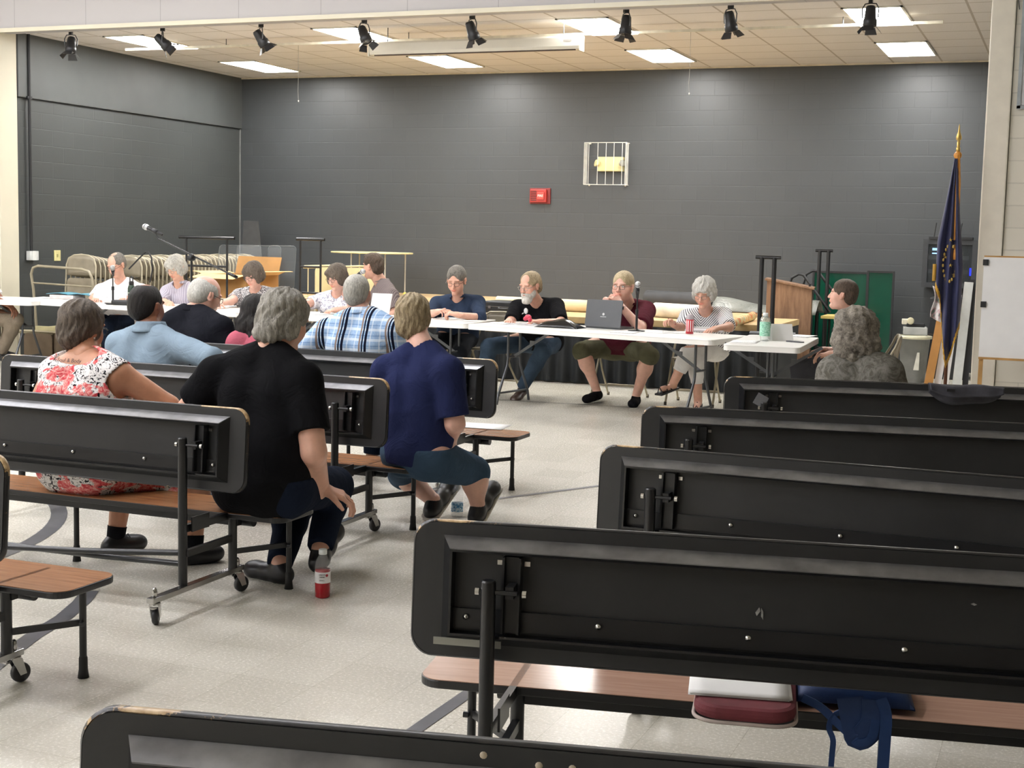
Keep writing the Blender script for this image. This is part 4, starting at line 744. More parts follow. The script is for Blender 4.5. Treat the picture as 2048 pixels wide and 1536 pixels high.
slab('glasses_case',243,610,(.20,.09,.055),8,m_case,'black case lying beside the green flask','case',bev=.02)
slab('pen',222,607,(.14,.012,.010),20,m_blk,'black pen lying by the desk microphone','pen')
slab('phone',650,626,(.09,.05,.012),10,m_blk,'small dark phone on the table by the floral-top woman','phone')
slab('black_pouch',866,633,(.11,.07,.045),0,m_case,'small black pouch under the hands of the navy-shirt man','pouch',bev=.012)
slab('phone',1590,684,(.15,.05,.010),-28,mat('dark_phone','3a3a40',.3),'dark phone lying near the edge of the small table','phone')
slab('tray',1545,667,(.40,.20,.012),10,mat('grey_tablet','777a7e',.35),'grey tablet case lying at the back of the small table','case')
x,y=tp(1562,680); r=root('name_card',(x,y,TZ),R(30),'folded white card standing behind the green-label bottle','card')
for s in(-1,1): g=G(); g.add([(-.09,0,.135),(.09,0,.135),(.09,s*.045,0),(-.09,s*.045,0)],[(0,1,2,3)]); g.grid(lambda u,v:((u-.5)*.18,s*.045*v,.135*(1-v)),2,2,False,.002); g.build('card_face',m_pap,r)
# water flask
x,y=tp(263,608); r=root('water_flask',(x,y,TZ),0,'dark green insulated flask with a black loop lid','flask'); g=G(); g.lathe([(0,0),(.037,0),(.038,.01),(.038,.17),(.030,.195),(.025,.205),(0,.205)],(0,0,0),(0,0,1),24); g.build('body',mat('dark_green_enamel','1d3626',.35),r)
g=G(); g.lathe([(0,.205),(.026,.205),(.026,.235),(.02,.245),(0,.245)],(0,0,0),(0,0,1),20); g.tube([(-.018,0,.235),(-.018,0,.28),(0,0,.295),(.018,0,.28),(.018,0,.235)],.006,8); g.build('lid',m_blk,r); g=G(); g.box((0,-.0375,.12),(.035,.004,.012)); g.build('label_mark',mat('pale_mark','a9b5a4',.5),r)
# laptop
a=Pz(1147,658,TZ); b=Pz(1228,663,TZ); r=root('laptop',((a.x+b.x)/2,11.92,TZ),math.atan2(b.y-a.y,b.x-a.x)+R(-4),'open dark grey laptop with its lid toward the audience','laptop'); m_lap=mat('grey_laptop_shell','55575a',.4,.3,var=.02)
g=G(); g.box((0,.13,.009),(.37,.25,.018),bev=.005); g.build('keyboard_base',m_lap,r); g=G(); T=Matrix.Translation((0,.0,.015))@Matrix.Rotation(R(82),4,'X'); g.prism(rrect(.375,.245,.012,4,0,.1225),.008,T); l=g.build('screen_lid',m_lap,r)
mw=mat('pale_logo','d9dadb',.4); g=G(); g.lathe([(0,0),(.012,0),(.012,.001),(0,.001)],T@Vector((0,.115,.008)),T.to_3x3()@Vector((0,0,1)),20); g.build('logo_disc',mw,l)
g=G()
for i in range(7): g.box(T@Vector((-.027+.009*i,.092,.0085)),(.006,.0012,.006))
g.build('logo_marks',mw,l)
# black bag, cups, bottles
x,y=tp(1118,655); r=root('sling_bag',(x,y+.03,TZ),R(-6),'shiny black bag lying left of the laptop','bag'); g=G(); g.grid(lambda u,v:((u-.5)*.42,(v-.5)*.22,.075*(math.sin(PI*u)**.6)*(math.sin(PI*v)**.6)*(1+.12*math.sin(9*u+4*v))+.001),26,14,True,.003); g.build('bag_body',mat('black_gloss_vinyl','121214',.18,bump=.1,bs=30),r)
x,y=tp(1379,667); r=root('drink_cup',(x,y,TZ),0,'red and white lidded cup on the table by the striped-shirt woman','cup'); t=NT('cup_print',.4); x_=t.xyz(t.co()); u=t.math('FRACT',t.math('MULTIPLY',t.math('ARCTAN2',x_[1],x_[0]),1.6)); m=t.math('LESS_THAN',u,.38); zz=t.math('MULTIPLY',t.math('GREATER_THAN',x_[2],.02),t.math('LESS_THAN',x_[2],.115)); t.col(t.mix(t.math('MULTIPLY',m,zz),'c8323b','efe9e6'))
g=G(); g.lathe([(0,0),(.033,0),(.036,.13),(0,.13)],(0,0,0),(0,0,1),24); g.build('body',t.m,r); g=G(); g.lathe([(.038,.125),(.039,.14),(.03,.15),(.026,.165),(.012,.17),(0,.17)],(0,0,0),(0,0,1),24); g.build('lid',mat('clear_grey_lid','c9c5c9',.2,Alpha=.7),r)
x,y=tp(1529,681); r=root('drink_bottle',(x,y,TZ),0,'squat clear bottle with a pale green label and white cap on the small table','bottle'); t=NT('green_label',.4); n=t.noise(t.co((20,20,60)),2,2); t.col(t.ramp(n,[(.45,'a9dcc4'),(.55,'5fae86'),(.6,'bfe6d6')])); mclear=mat('clear_plastic_bottle','dfe9e6',.05,Transmission_Weight=.7,Alpha=.6)
g=G(); g.lathe([(0,0),(.040,0),(.043,.008),(.043,.16),(.038,.185),(.022,.20),(.018,.205),(0,.205)],(0,0,0),(0,0,1),26); g.build('body',mclear,r); g=G(); g.lathe([(.0437,.04),(.0437,.155)],(0,0,0),(0,0,1),26); g.build('label',t.m,r); g=G(); g.lathe([(0,.20),(.022,.20),(.022,.225),(.019,.228),(0,.228)],(0,0,0),(0,0,1),20); g.build('cap',mat('white_cap','e8ecea',.4),r)
# floor bottles
p=Pz(645,1194,0); r=root('juice_bottle',(p.x,p.y,0),0,'bottle of red drink with a white label standing on the floor by the bench leg','bottle')
prof=[(0,0),(.026,0),(.0325,.006),(.0325,.075),(.0312,.078),(.0312,.11),(.0325,.113),(.0325,.135),(.029,.155),(.017,.180),(.0145,.186),(.0145,.20),(0,.20)]
g=G(); g.lathe([(.0312,.100),(.0312,.11)]+prof[6:],(0,0,0),(0,0,1),28); g.build('body',mat('clear_bottle_shell','e9eeee',.04,Alpha=.15),r); g=G(); g.lathe([(0,.0),(.026,.0),(.0325,.006),(.0325,.112),(.0312,.122),(0,.122)],(0,0,0),(0,0,1),26); g.build('red_drink',mat('red_liquid','a8101f',.08,var=.02),r)
g=G(); g.lathe([(.0332,.066),(.0332,.113)],(0,0,0),(0,0,1),28); lb=g.build('label',mat('white_label','efeceb',.5),r); m_txt=mat('dark_print','3a3338',.6); yw=math.atan2(-p.x,-p.y)
def onb(a,z,rr): an=math.atan2(-p.y,-p.x)+a; return Matrix.Translation((rr*math.cos(an),rr*math.sin(an),z))@Matrix.Rotation(an+PI/2,4,'Z')@Matrix.Rotation(PI/2,4,'X')
text('label_text','vitamin',.010,m_txt,lb,onb(-.05,.104,.0336)); text('label_text','water',.010,m_txt,lb,onb(-.05,.094,.0336)); text('label_text','power-c',.006,m_txt,lb,onb(-.1,.080,.0336)); 
g=G(); M4=onb(.55,.10,.0334); g.lathe([(.0,0),(.006,0),(.006,.0006),(0,.0006)],M4@Vector((0,0,0)),M4.to_3x3()@Vector((0,0,1)),14); g.build('label_mark',mat('red_print','c23340',.5),lb)
g=G(); g.lathe([(0,.186),(.0175,.186),(.0175,.206),(.016,.208),(0,.208)],(0,0,0),(0,0,1),24); g.build('cap',mat('white_cap','e8ecea',.4),r)
p=Pz(914,1033,0); r=root('water_bottle',(p.x,p.y,0),0,'small clear water bottle with a blue label on the floor by the blue-top woman','bottle')
g=G(); g.lathe(prof[:-4]+[(.015,.170),(.012,.176),(.012,.19),(0,.19)],(0,0,0),(0,0,1),26); g.build('body',mat('clear_bottle_shell','e9eeee',.04,Alpha=.15),r); g=G(); g.lathe([(.0330,.03),(.0330,.078)],(0,0,0),(0,0,1),26); t=NT('blue_label',.4); n=t.noise(t.co((30,30,40)),2,3); t.col(t.ramp(n,[(.42,'cfe3ef'),(.52,'5d9cc8'),(.62,'2f6f9f')])); g.build('label',t.m,r); g=G(); g.lathe([(0,.188),(.0145,.188),(.0145,.203),(0,.203)],(0,0,0),(0,0,1),18); g.build('cap',mat('white_cap','e8ecea',.4),r)
# cushion, papers, backpack on the nearest-but-one right bench
b1=RB[1]; MW=Matrix.Translation(b1.location)@Matrix.Rotation(b1.rotation_euler.z,4,'Z')
def onbench(px,py,z):
    return Pz(px,py,z)
cA=Pz(1388,1418,.37); cB=Pz(1592,1432,.37); cc=(cA+cB)/2; dg=b1.rotation_euler.z; w=(cB-cA).length
n_=Vector((-math.sin(dg),math.cos(dg),0)); r=root('seat_cushion',tuple(cc+n_*.115),dg,'maroon padded cushion lying on the pale bench seat','cushion')
g=G(); g.prism(rrect(w,.40,.07,8),.036,Matrix.Translation((0,0,.004))); g.build('cover',mat('maroon_fabric','6d2d34',.8,var=.08,vs=20,bump=.15,bs=400),r,bev=.014)
g=G(); g.tube([(x,y,.002) for x,y in rrect(w,.40,.06,6)+[(w/2,.14)]],.005,6); g.build('piping',mat('pale_piping','b9aaa2',.7),r); r.location.z=.367
paper(*(cc+n_*.085-Vector((math.cos(dg),math.sin(dg),0))*.02).xy,math.degrees(dg)+2,'thick white booklet lying on the maroon cushion',.25,.19,z=.408,n=4,m=m_pap,name='booklet',cat='booklet')
m_bp=mat('royal_blue_nylon','12305f',.6,var=.1,vs=10,bump=.1,bs=300); m_bp2=mat('blue_webbing','153668',.7,var=.1)
q=Pz(1710,1440,.36); r=root('backpack',(q.x,q.y,.36),dg,'royal blue backpack with dangling straps on the pale bench seat','backpack')
bp=lambda px,py,dy=0:(Matrix.Rotation(-dg,3,'Z')@(Py(px,py,q.y-.03+dy)-Vector((q.x,q.y,.36))))
g=G(); g.grid(lambda u,v:((u-.5)*.30,.06+.22*v,.018+.085*(math.sin(PI*u)**.5)*(math.sin(PI*v)**.5)),18,12,True,.003); g.build('bag_body',m_bp,r)
def strap(name,pts,w0,m): 
    P=[Vector(p) for p in pts]; Q=[]
    for i in range(len(P)-1):
        for k in range(5): 
            t=k/5; a=P[max(i-1,0)];b=P[i];c=P[i+1];d=P[min(i+2,len(P)-1)]; Q.append(.5*((2*b)+(c-a)*t+(2*a-5*b+4*c-d)*t*t+(3*b-a-3*c+d)*t**3))
    Q.append(P[-1]); g=G(); vs=[]
    for i,p in enumerate(Q):
        d=(Q[min(i+1,len(Q)-1)]-Q[max(i-1,0)]).normalized(); s=d.cross(Vector((0,1,.2))).normalized()*w0/2; e=Vector((0,.004,0)); vs+=[p-s,p+s,p+s+e,p-s+e]
    fs=[(4*i+j,4*i+(j+1)%4,4*i+4+(j+1)%4,4*i+4+j) for i in range(len(Q)-1) for j in range(4)]; g.add(vs,fs,False); return g.build(name,m,r)
strap('shoulder_pad',[bp(1700,1395),bp(1706,1430),bp(1712,1460),bp(1718,1478),bp(1738,1462),bp(1750,1440),bp(1752,1400)],.065,m_bp)
strap('strap',[bp(1605,1396),bp(1640,1414),bp(1668,1440),bp(1700,1470),bp(1716,1486),bp(1742,1478),bp(1752,1440)],.022,m_bp2)
strap('strap',[bp(1690,1420),bp(1668,1432),bp(1658,1455),bp(1666,1480),bp(1664,1510),bp(1660,1560)],.014,m_bp2)
strap('strap',[bp(1762,1398),bp(1772,1430),bp(1770,1480),bp(1764,1560)],.028,m_bp2)
# grey jacket over the farthest right bench back
b4=RB[4]; dg4=b4.rotation_euler.z; a=Pz(1856,770,.845); b=Pz(2010,776,.845); cc=(a+b)/2; W=(b-a).length; r=root('jacket',(cc.x,cc.y,.84),dg4,'dark grey jacket draped over the top of the farthest right bench','jacket')
def jk(u,v):
    s=(v-.5)*2; x=(u-.5)*W*(1-.06*abs(s)); y=.035*s if abs(s)<.35 else (.0125+.018*abs(s))*(1 if s>0 else -1)*1.6; z=.012 if abs(s)<.35 else .012-(abs(s)-.35)*(.09 if s<0 else .16)*(1-.5*abs(2*u-1)**3); return (x,y+.004*math.sin(14*u),z+.005*math.sin(9*u+2))
g=G(); g.grid(jk,40,24,True,.006); g.build('cloth',mat('dark_grey_jersey','3b3b41',.85,var=.12,vs=25),r)
g=G(); g.box((-.08,-.052,-.012),(.04,.004,.014)); g.build('tab',m_blk,r)
paper(*Pz(950,851,.362).xy,4,'white sheet lying on the bench seat behind the blue-top woman',.42,.24,z=.362,n=1,m=m_pap)
# ================================================================ FIGURES: smooth-blended distance fields turned into one mesh each
A3=lambda v:np.array((v[0],v[1],v[2]),dtype=np.float64)
def RC(a,b,r1,r2,sq=None,s=1.0,k=None,cut=None): return dict(t='rc',a=A3(a),b=A3(b),r1=r1,r2=r2,sq=None if sq is None else A3(sq)/np.linalg.norm(A3(sq)),s=s,k=k,cut=cut)
def EL(c,r,M3=None,k=None,cut=None): return dict(t='el',c=A3(c),r=A3(r),M=np.eye(3) if M3 is None else np.array(M3),k=k,cut=cut)
def pev(p,X,Y,Z):
    if p['t']=='rc':
        a,b=p['a'],p['b']; d=b-a; L=max(d@d,1e-12); x,y,z=X-a[0],Y-a[1],Z-a[2]
        t=np.clip((x*d[0]+y*d[1]+z*d[2])/L,0,1); x=x-t*d[0]; y=y-t*d[1]; z=z-t*d[2]
        if p['sq'] is not None:
            n=p['sq']; q=(x*n[0]+y*n[1]+z*n[2])*(p['s']-1); x=x+q*n[0]; y=y+q*n[1]; z=z+q*n[2]
        v=np.sqrt(x*x+y*y+z*z)-(p['r1']+(p['r2']-p['r1'])*t)
    else:
        c,r,Mx=p['c'],p['r'],p['M']; x,y,z=X-c[0],Y-c[1],Z-c[2]; u=[(Mx[0,i]*x+Mx[1,i]*y+Mx[2,i]*z) for i in range(3)]
        k0=np.sqrt(sum((u[i]/r[i])**2 for i in range(3))); k1=np.sqrt(sum((u[i]/r[i]**2)**2 for i in range(3)))+1e-9; v=k0*(k0-1)/k1
    if p['cut']:
        for q,n in p['cut']: q=A3(q);n=A3(n)/np.linalg.norm(A3(n)); v=np.maximum(v,(X-q[0])*n[0]+(Y-q[1])*n[1]+(Z-q[2])*n[2])
    return v
def pbox(p,m):
    if p['t']=='rc': r=max(p['r1'],p['r2'])/min(1,p['s']); return np.minimum(p['a'],p['b'])-r-m,np.maximum(p['a'],p['b'])+r+m
    r=max(p['r']); return p['c']-r-m,p['c']+r+m
def field(prims,h,k=.02,infl=0,subs=(),cuts=(),disp=None,sk=.01):
    lo=np.min([pbox(p,infl+.03)[0] for p in prims],0); hi=np.max([pbox(p,infl+.03)[1] for p in prims],0); n=np.ceil((hi-lo)/h).astype(int)+1
    ax=[lo[i]+h*np.arange(n[i]) for i in range(3)]; D=np.full(n,.06,np.float32)
    def sub(p,m):
        a,b=pbox(p,m); i0=np.clip(((a-lo)/h).astype(int),0,n-1); i1=np.clip(np.ceil((b-lo)/h).astype(int)+1,1,n)
        sl=tuple(slice(i0[i],i1[i]) for i in range(3)); return sl,ax[0][sl[0]][:,None,None],ax[1][sl[1]][None,:,None],ax[2][sl[2]][None,None,:]
    for p in prims:
        kk=(p['k'] or k); sl,X,Y,Z=sub(p,infl+kk+.025); v=pev(p,X,Y,Z)-infl; d=D[sl]; hh=np.clip(.5+.5*(d-v)/kk,0,1); D[sl]=d+(v-d)*hh-kk*hh*(1-hh)
    if disp is not None: D+=disp(ax[0][:,None,None],ax[1][None,:,None],ax[2][None,None,:]).astype(np.float32)
    for p in subs:
        sl,X,Y,Z=sub(p,.02); v=-pev(p,X,Y,Z); d=D[sl]; hh=np.clip(.5-.5*(d-v)/sk,0,1); D[sl]=d+(v-d)*hh+sk*hh*(1-hh)
    for q,nn in cuts: q=A3(q);nn=A3(nn)/np.linalg.norm(A3(nn)); D=np.maximum(D,((ax[0]-q[0])*nn[0])[:,None,None]+((ax[1]-q[1])*nn[1])[None,:,None]+((ax[2]-q[2])*nn[2])[None,None,:])
    D[0]=D[-1]=.05; D[:,0]=D[:,-1]=.05; D[:,:,0]=D[:,:,-1]=.05
    g=openvdb.FloatGrid(.06); g.copyFromArray(np.ascontiguousarray(D.astype(np.float32))); P,Q=g.convertToQuads(0.0)
    return P*h+lo, Q[:,::-1].astype(np.int64)
def qmesh(name,P,Q,mats,tint=None,mi=None):
    me=bpy.data.meshes.new(name); n=len(P); m=len(Q); me.vertices.add(n); me.vertices.foreach_set('co',P.astype(np.float32).ravel()); me.loops.add(m*4); me.loops.foreach_set('vertex_index',Q.astype(np.int32).ravel())
    me.polygons.add(m); me.polygons.foreach_set('loop_start',np.arange(0,4*m,4,dtype=np.int32)); me.polygons.foreach_set('loop_total',np.full(m,4,np.int32)); me.polygons.foreach_set('use_smooth',np.ones(m,bool))
    for q in (mats if isinstance(mats,(list,tuple)) else [mats]): me.materials.append(q)
    if tint is not None:
        a=me.color_attributes.new('tint','FLOAT_COLOR','POINT'); a.data.foreach_set('color',np.c_[tint,np.ones(len(tint))].astype(np.float32).ravel())
    if mi is not None: me.polygons.foreach_set('material_index',mi.astype(np.int32))
    me.update(calc_edges=True); return me
def child(name,P,Q,m,parent,**kw):
    o=bpy.data.objects.new(name,qmesh(name,P,Q,m,**kw)); COL.objects.link(o); o.parent=parent; return o
def wob(amp,fr,seed=0,dirs=((1,.3,.2),(.2,1,.5),(.4,-.3,1))):
    r=np.random.default_rng(seed); ph=r.uniform(0,6.28,6)
    def f(X,Y,Z):
        a=0
        for i,d in enumerate(dirs): a=a+np.sin(fr*(d[0]*X+d[1]*Y+d[2]*Z)+ph[i]+1.7*np.sin(fr*.45*(d[1]*X+d[2]*Y-d[0]*Z)+ph[i+3]))
        return amp*a/len(dirs)
    return f
# skin: tint attribute carries the natural colour differences (lips, cheeks, brows, stubble)
def skin(name,c,rough=.45):
    if name in MC: return MC[name]
    t=NT(name,rough,Subsurface_Weight=.12); t.b.inputs['Subsurface Radius'].default_value=(.012,.005,.003)
    at=t.n('ShaderNodeAttribute',attribute_name='tint'); n=t.noise(t.co(),22,4,.6); base=t.ramp(n,[(.3,tuple(x*.9 for x in hexc(c)[:3])),(.7,tuple(min(1,x*1.06) for x in hexc(c)[:3]))])
    m=t.mix(1.0,base,at.outputs['Color'],'MULTIPLY'); t.col(m); t.bump(t.noise(t.co(),220,3),.08,.002); MC[name]=t.m; return t.m
def hairm(name,c,c2,sc_=(60,60,14)):
    if name in MC: return MC[name]
    t=NT(name,.55,spec=.35); v=t.co(sc_); n=t.noise(v,2.2,5,.7,.8); n2=t.noise(t.co(),9,3); f=t.mix(.3,n,n2); t.col(t.ramp(f,[(.36,c),(.62,c2)])); t.bump(n,.9,.009); MC[name]=t.m; return t.m
def cloth(name,c,var=.07,bump=.2,bs=500,rough=.85): 
    if name in MC: return MC[name]
    t=NT(name,.95,spec=.08); v=t.co(); n=t.noise(v,5,4); a=hexc(c); t.col(t.ramp(n,[(.3,tuple(x*(1-2*var) for x in a[:3])),(.7,tuple(min(1,x*(1+2*var)) for x in a[:3]))])); b1=t.bump(t.noise(v,7,3,.6,1.6),.55,.022); t.bump(t.noise(v,bs,2),bump,.002,b1); MC[name]=t.m; return t.m
def basis(f,up=(0,0,1)):
    f=A3(f)/np.linalg.norm(A3(f)); u=A3(up); s=np.cross(f,u); s/=np.linalg.norm(s); u=np.cross(s,f); return s,f,u   # side(right), forward, up
def hand(w,d,n,curl=(25,35,25),spread=4,thumb=1,s=1.0,curls=None,tang=38,tcurl=15):
    # w wrist, d direction to the knuckles, n palm normal (toward the palm side), thumb=+1/-1 side
    d=A3(d)/np.linalg.norm(A3(d)); n=A3(n); n=n-d*(n@d); n/=np.linalg.norm(n); sd=np.cross(d,n)*thumb; w=A3(w); out=[]
    L=.090*s; kn=[w+d*L*(.98-.06*abs(i-1.2))+sd*(.033-.0215*i)*s for i in range(4)]
    for i in range(4): out.append(RC(w+d*.012+sd*(.014-.010*i)*s,kn[i],.0155*s,.0115*s,k=.014))
    out.append(RC(w-d*.02,w+d*.02,.024*s,.025*s,sq=n,s=1.25,k=.02))
    ln=((.043,.026,.021),(.048,.030,.022),(.044,.028,.022),(.034,.021,.019)); rr=(.0092,.0094,.009,.0080)
    for i in range(4):
        cu=curls[i] if curls else curl; p=kn[i]; a=0; dd=d+sd*math.tan(R(spread*(1.3-i)))*1.0; dd/=np.linalg.norm(dd)
        for j in range(3):
            a+=R(cu[j]); v=dd*math.cos(a)+n*math.sin(a); q=p+v*ln[i][j]*s; out.append(RC(p,q,rr[i]*s*(1-.08*j),rr[i]*s*(.92-.08*j),k=.004 if j else .008)); p=q
    tb=w+d*.025*s+sd*.026*s; v=d*math.cos(R(tang))+sd*math.sin(R(tang))+n*.25; v/=np.linalg.norm(v); p1=tb+v*.040*s; v2=v*math.cos(R(tcurl))+(d*.6+n*.8)*math.sin(R(tcurl)); v2/=np.linalg.norm(v2); p2=p1+v2*.032*s
    out+=[RC(w+d*.01+sd*.012*s,tb,.017*s,.015*s,k=.014),RC(tb,p1,.0145*s,.0115*s,k=.008),RC(p1,p2,.0115*s,.0095*s,k=.004),RC(p2,p2+v2*.022*s,.0098*s,.0075*s,k=.004)]
    return out
def head(c,f,up,s=1.0,beard=0,jaw=1.0,old=0,nose=1.0,glass=None,fat=0):
    S,F,U=basis(f,up); c=A3(c); L=lambda x,y,z:c+(S*x+F*y+U*z)*s; Mx=np.array([S,F,U]).T
    E=lambda x,y,z,a,b,cc,k=None:EL(L(x,y,z),(a*s,b*s,cc*s),Mx,k=k)
    pr=[E(0,-.014,.030,.076,.098,.086),E(0,.030,-.030,.060+.008*fat,.064,.078,.03),RC(L(0,.020,-.075),L(0,.066,-.103),(.048+.008*fat)*s*jaw,.024*s*jaw,k=.035),
        E(.034,.056,-.034,.027+.006*fat,.026,.03,.025),E(-.034,.056,-.034,.027+.006*fat,.026,.03,.025),E(.026,.078,.024,.028,.012,.010,.012),E(-.026,.078,.024,.028,.012,.010,.012),
        RC(L(0,.086,.012),L(0,.108*nose**.3,-.030),.0085*s,.0120*s*nose,k=.010),E(.012,.099,-.034,.0085,.010,.007,.006),E(-.012,.099,-.034,.0085,.010,.007,.006),
        E(0,.086,-.058,.026,.014,.012,.014),E(0,.0975,-.0575,.021,.0065,.0048,.004),E(0,.0955,-.0665,.018,.0065,.0055,.004),E(0,.082,-.098,.020,.016,.014,.014)]
    for q in(-1,1):
        pr+=[EL(L(q*.077,-.006,-.008),(.008*s,.021*s,.032*s),Mx@np.array(Matrix.Rotation(q*R(-18),3,'Z')),k=.006),RC(L(q*.083,-.018,.014),L(q*.085,-.014,-.010),.006*s,.006*s,k=.006),RC(L(q*.079,.002,-.030),L(q*.080,-.004,-.034),.0075*s,.006*s,k=.006)]
        pr+=[E(q*.031,.0755,.001,.0145,.0125,.0115,.004)]
    subs=[EL(L(q*.032,.102,.003),(.017*s,.020*s,.0125*s),Mx) for q in(-1,1)]
    subs+=[RC(L(-.017,.1045,-.0622),L(.017,.1045,-.0622),.0028*s,.0028*s)]
    # neck
    return pr,subs,(S,F,U,c,L,Mx)
def tint(P,fr,s,lip=(1.0,.62,.60),brow=(.35,.28,.24),blush=.10,stub=None,browamt=.8):
    S,F,U,c,L,Mx=fr; q=(P-c)/s; x=q@S; y=q@F; z=q@U; T=np.ones((len(P),3)); face=np.clip((y-.045)/.02,0,1)
    def bl(w,col): 
        for i in range(3): T[:,i]*=1-w*(1-col[i])
    bl(face*np.exp(-((x/.024)**2)**2-(((z+.062)/.0095)**2)**2),lip)
    bl(face*np.exp(-((abs(x)-.031)/.021)**4-((z-.0205-.12*(.031-abs(abs(x)-.0)))/.0065)**2)*browamt,brow)
    bl(face*blush*np.exp(-((abs(x)-.042)/.022)**2-((z+.032)/.02)**2)+face*blush*1.1*np.exp(-(x/.016)**2-((z+.03)/.016)**2),(1,.3,.3))
    bl(face*.45*np.exp(-((abs(x)-.031)/.013)**4-((z-.0005)/.0028)**2),(.15,.1,.08))          # lash line
    bl(.35*np.exp(-((abs(x)-.08)/.014)**2-((z+.008)/.035)**2),(1,.72,.68))
    if stub: bl(stub[0]*np.clip((y-.0)/.03,0,1)*np.exp(-((x)/.065)**6-((z+.088)/.035)**4),stub[1])
    return T
HAIRS={}
def hair(kind,fr,s,m,parent,seed=0,h=.006):
    S,F,U,c,L,Mx=fr; E=lambda x,y,z,a,b,cc,k=None:EL(L(x,y,z),(a*s,b*s,cc*s),Mx,k=k); r=np.random.default_rng(seed)
    def disp(amp,fq,ver=1.0):
        ph=r.uniform(0,6.28,5)
        def f(X,Y,Z):
            X=X-c[0];Y=Y-c[1];Z=Z-c[2]; x=X*S[0]+Y*S[1]+Z*S[2]; y=X*F[0]+Y*F[1]+Z*F[2]; z=X*U[0]+Y*U[1]+Z*U[2]; an=np.arctan2(x,y+.02)
            return amp*(np.sin(fq*an*.11/.11+3*np.sin(z*38+ph[0])+ph[1])*.5+np.sin(fq*1.9*an+ph[2]+2*np.sin(z*55*ver+ph[3]))*.35+.4*np.sin(70*z+4*an+ph[4]))
        return f
    subs=[];cuts=[]; k=.02
    face=lambda zt=.050,yy=.062,w=.060: [E(0,.115,-.040,w+.012,.075,.092+(zt-.05)),E(0,.10,-.12,.085,.09,.08)]
    ears=[E(q*.088,.004,-.014,.022,.022,.034) for q in(-1,1)]
    if kind=='short': pr=[E(0,-.016,.038,.083,.106,.091),E(0,-.055,-.020,.068,.060,.062,.03)]; subs=face(.072,w=.064)+ears+[E(0,.128,.060,.060,.055,.036)]; d=disp(.0022,20)
    elif kind=='crop': pr=[E(0,-.018,.034,.0795,.1015,.088),E(0,-.050,-.018,.066,.058,.062,.03)]; subs=face(.052)+ears; d=disp(.0010,26)
    elif kind=='swept': pr=[E(0,-.010,.044,.084,.106,.090),E(0,-.055,-.020,.070,.062,.066,.03),E(.01,.062,.094,.052,.034,.026,.02)]; subs=face(.048)+ears; d=disp(.0042,14)
    elif kind=='bald': # ring of hair with bare crown
        pr=[E(0,-.020,.020,.0825,.1025,.086),E(0,-.060,-.022,.069,.058,.064,.03)]; subs=face()+ears+[E(0,.028,.108,.066,.105,.060)]; d=disp(.002,22)
    elif kind=='thin': pr=[E(0,-.018,.033,.0800,.1030,.0875),E(0,-.058,-.020,.068,.058,.064,.03)]; subs=face(.075)+ears+[E(0,.095,.072,.066,.070,.052),E(0,.070,.098,.050,.050,.040),E(0,-.025,.122,.042,.048,.016)]; d=disp(.0016,24)
    elif kind=='combed': pr=[E(0,-.020,.036,.084,.106,.088),E(0,-.064,-.024,.072,.060,.072,.03)]; subs=face(.082)+ears+[E(0,.075,.085,.058,.045,.045)]; d=disp(.003,16)
    elif kind=='shaggy': pr=[E(0,-.018,.036,.093,.114,.098),E(0,-.062,-.030,.085,.066,.082,.03),E(.0,-.085,-.085,.062,.036,.038,.025),E(.070,-.02,-.035,.026,.045,.052,.02),E(-.070,-.02,-.035,.026,.045,.052,.02)]; subs=face(); d=disp(.006,12)
    elif kind=='bob': pr=[E(0,-.014,.036,.091,.112,.094),E(0,-.050,-.035,.088,.072,.082,.03),E(.066,.010,-.035,.028,.055,.070,.02),E(-.066,.010,-.035,.028,.055,.070,.02)]; subs=[E(0,.125,-.050,.055,.08,.096)]; d=disp(.0042,13)
    elif kind=='bobfront': pr=[E(0,-.010,.038,.091,.112,.092),E(0,-.045,-.035,.088,.072,.080,.03),E(.070,.025,-.02,.022,.048,.066,.02),E(-.070,.025,-.02,.022,.048,.066,.02),E(.02,.070,.062,.050,.034,.030,.02)]; subs=[E(0,.128,-.055,.054,.08,.090)]; d=disp(.0045,12)
    elif kind=='puffy': pr=[E(0,-.018,.038,.100,.116,.100),E(0,-.058,-.036,.094,.072,.082,.03),E(.074,.010,-.015,.026,.048,.056,.02),E(-.074,.010,-.015,.026,.048,.056,.02)]; subs=[E(0,.130,-.048,.062,.085,.098)]; d=disp(.006,10)
    elif kind=='pixie': pr=[E(0,-.018,.036,.090,.112,.096),E(0,-.060,-.034,.080,.062,.078,.03),E(.066,.004,-.010,.024,.040,.050,.02),E(-.066,.004,-.010,.024,.040,.050,.02)]; subs=[E(0,.125,-.055,.060,.08,.098)]; d=disp(.0045,13)
    elif kind=='long': pr=[E(0,-.014,.034,.092,.114,.096),E(0,-.060,-.06,.088,.068,.12,.03),RC(L(.04,-.075,-.08),L(.05,-.08,-.25),.06*s,.045*s,k=.03),RC(L(-.04,-.075,-.08),L(-.05,-.08,-.25),.06*s,.045*s,k=.03),RC(L(.075,.01,.02),L(.085,-.0,-.20),.03*s,.03*s,k=.03),RC(L(-.075,.01,.02),L(-.085,-.0,-.20),.03*s,.03*s,k=.03)]; subs=[E(0,.125,-.050,.055,.08,.11)]; d=disp(.004,14,.3)
    elif kind=='curly': pr=[E(0,-.02,.028,.126,.128,.112),E(0,-.05,-.07,.140,.095,.10,.04),E(0,-.07,-.135,.115,.06,.06,.04)]; subs=[E(0,.150,-.055,.065,.10,.11)]; w1=wob(.008,58,3); w2=wob(.007,120,5); d=lambda X,Y,Z:w1(X,Y,Z)+w2(X,Y,Z)
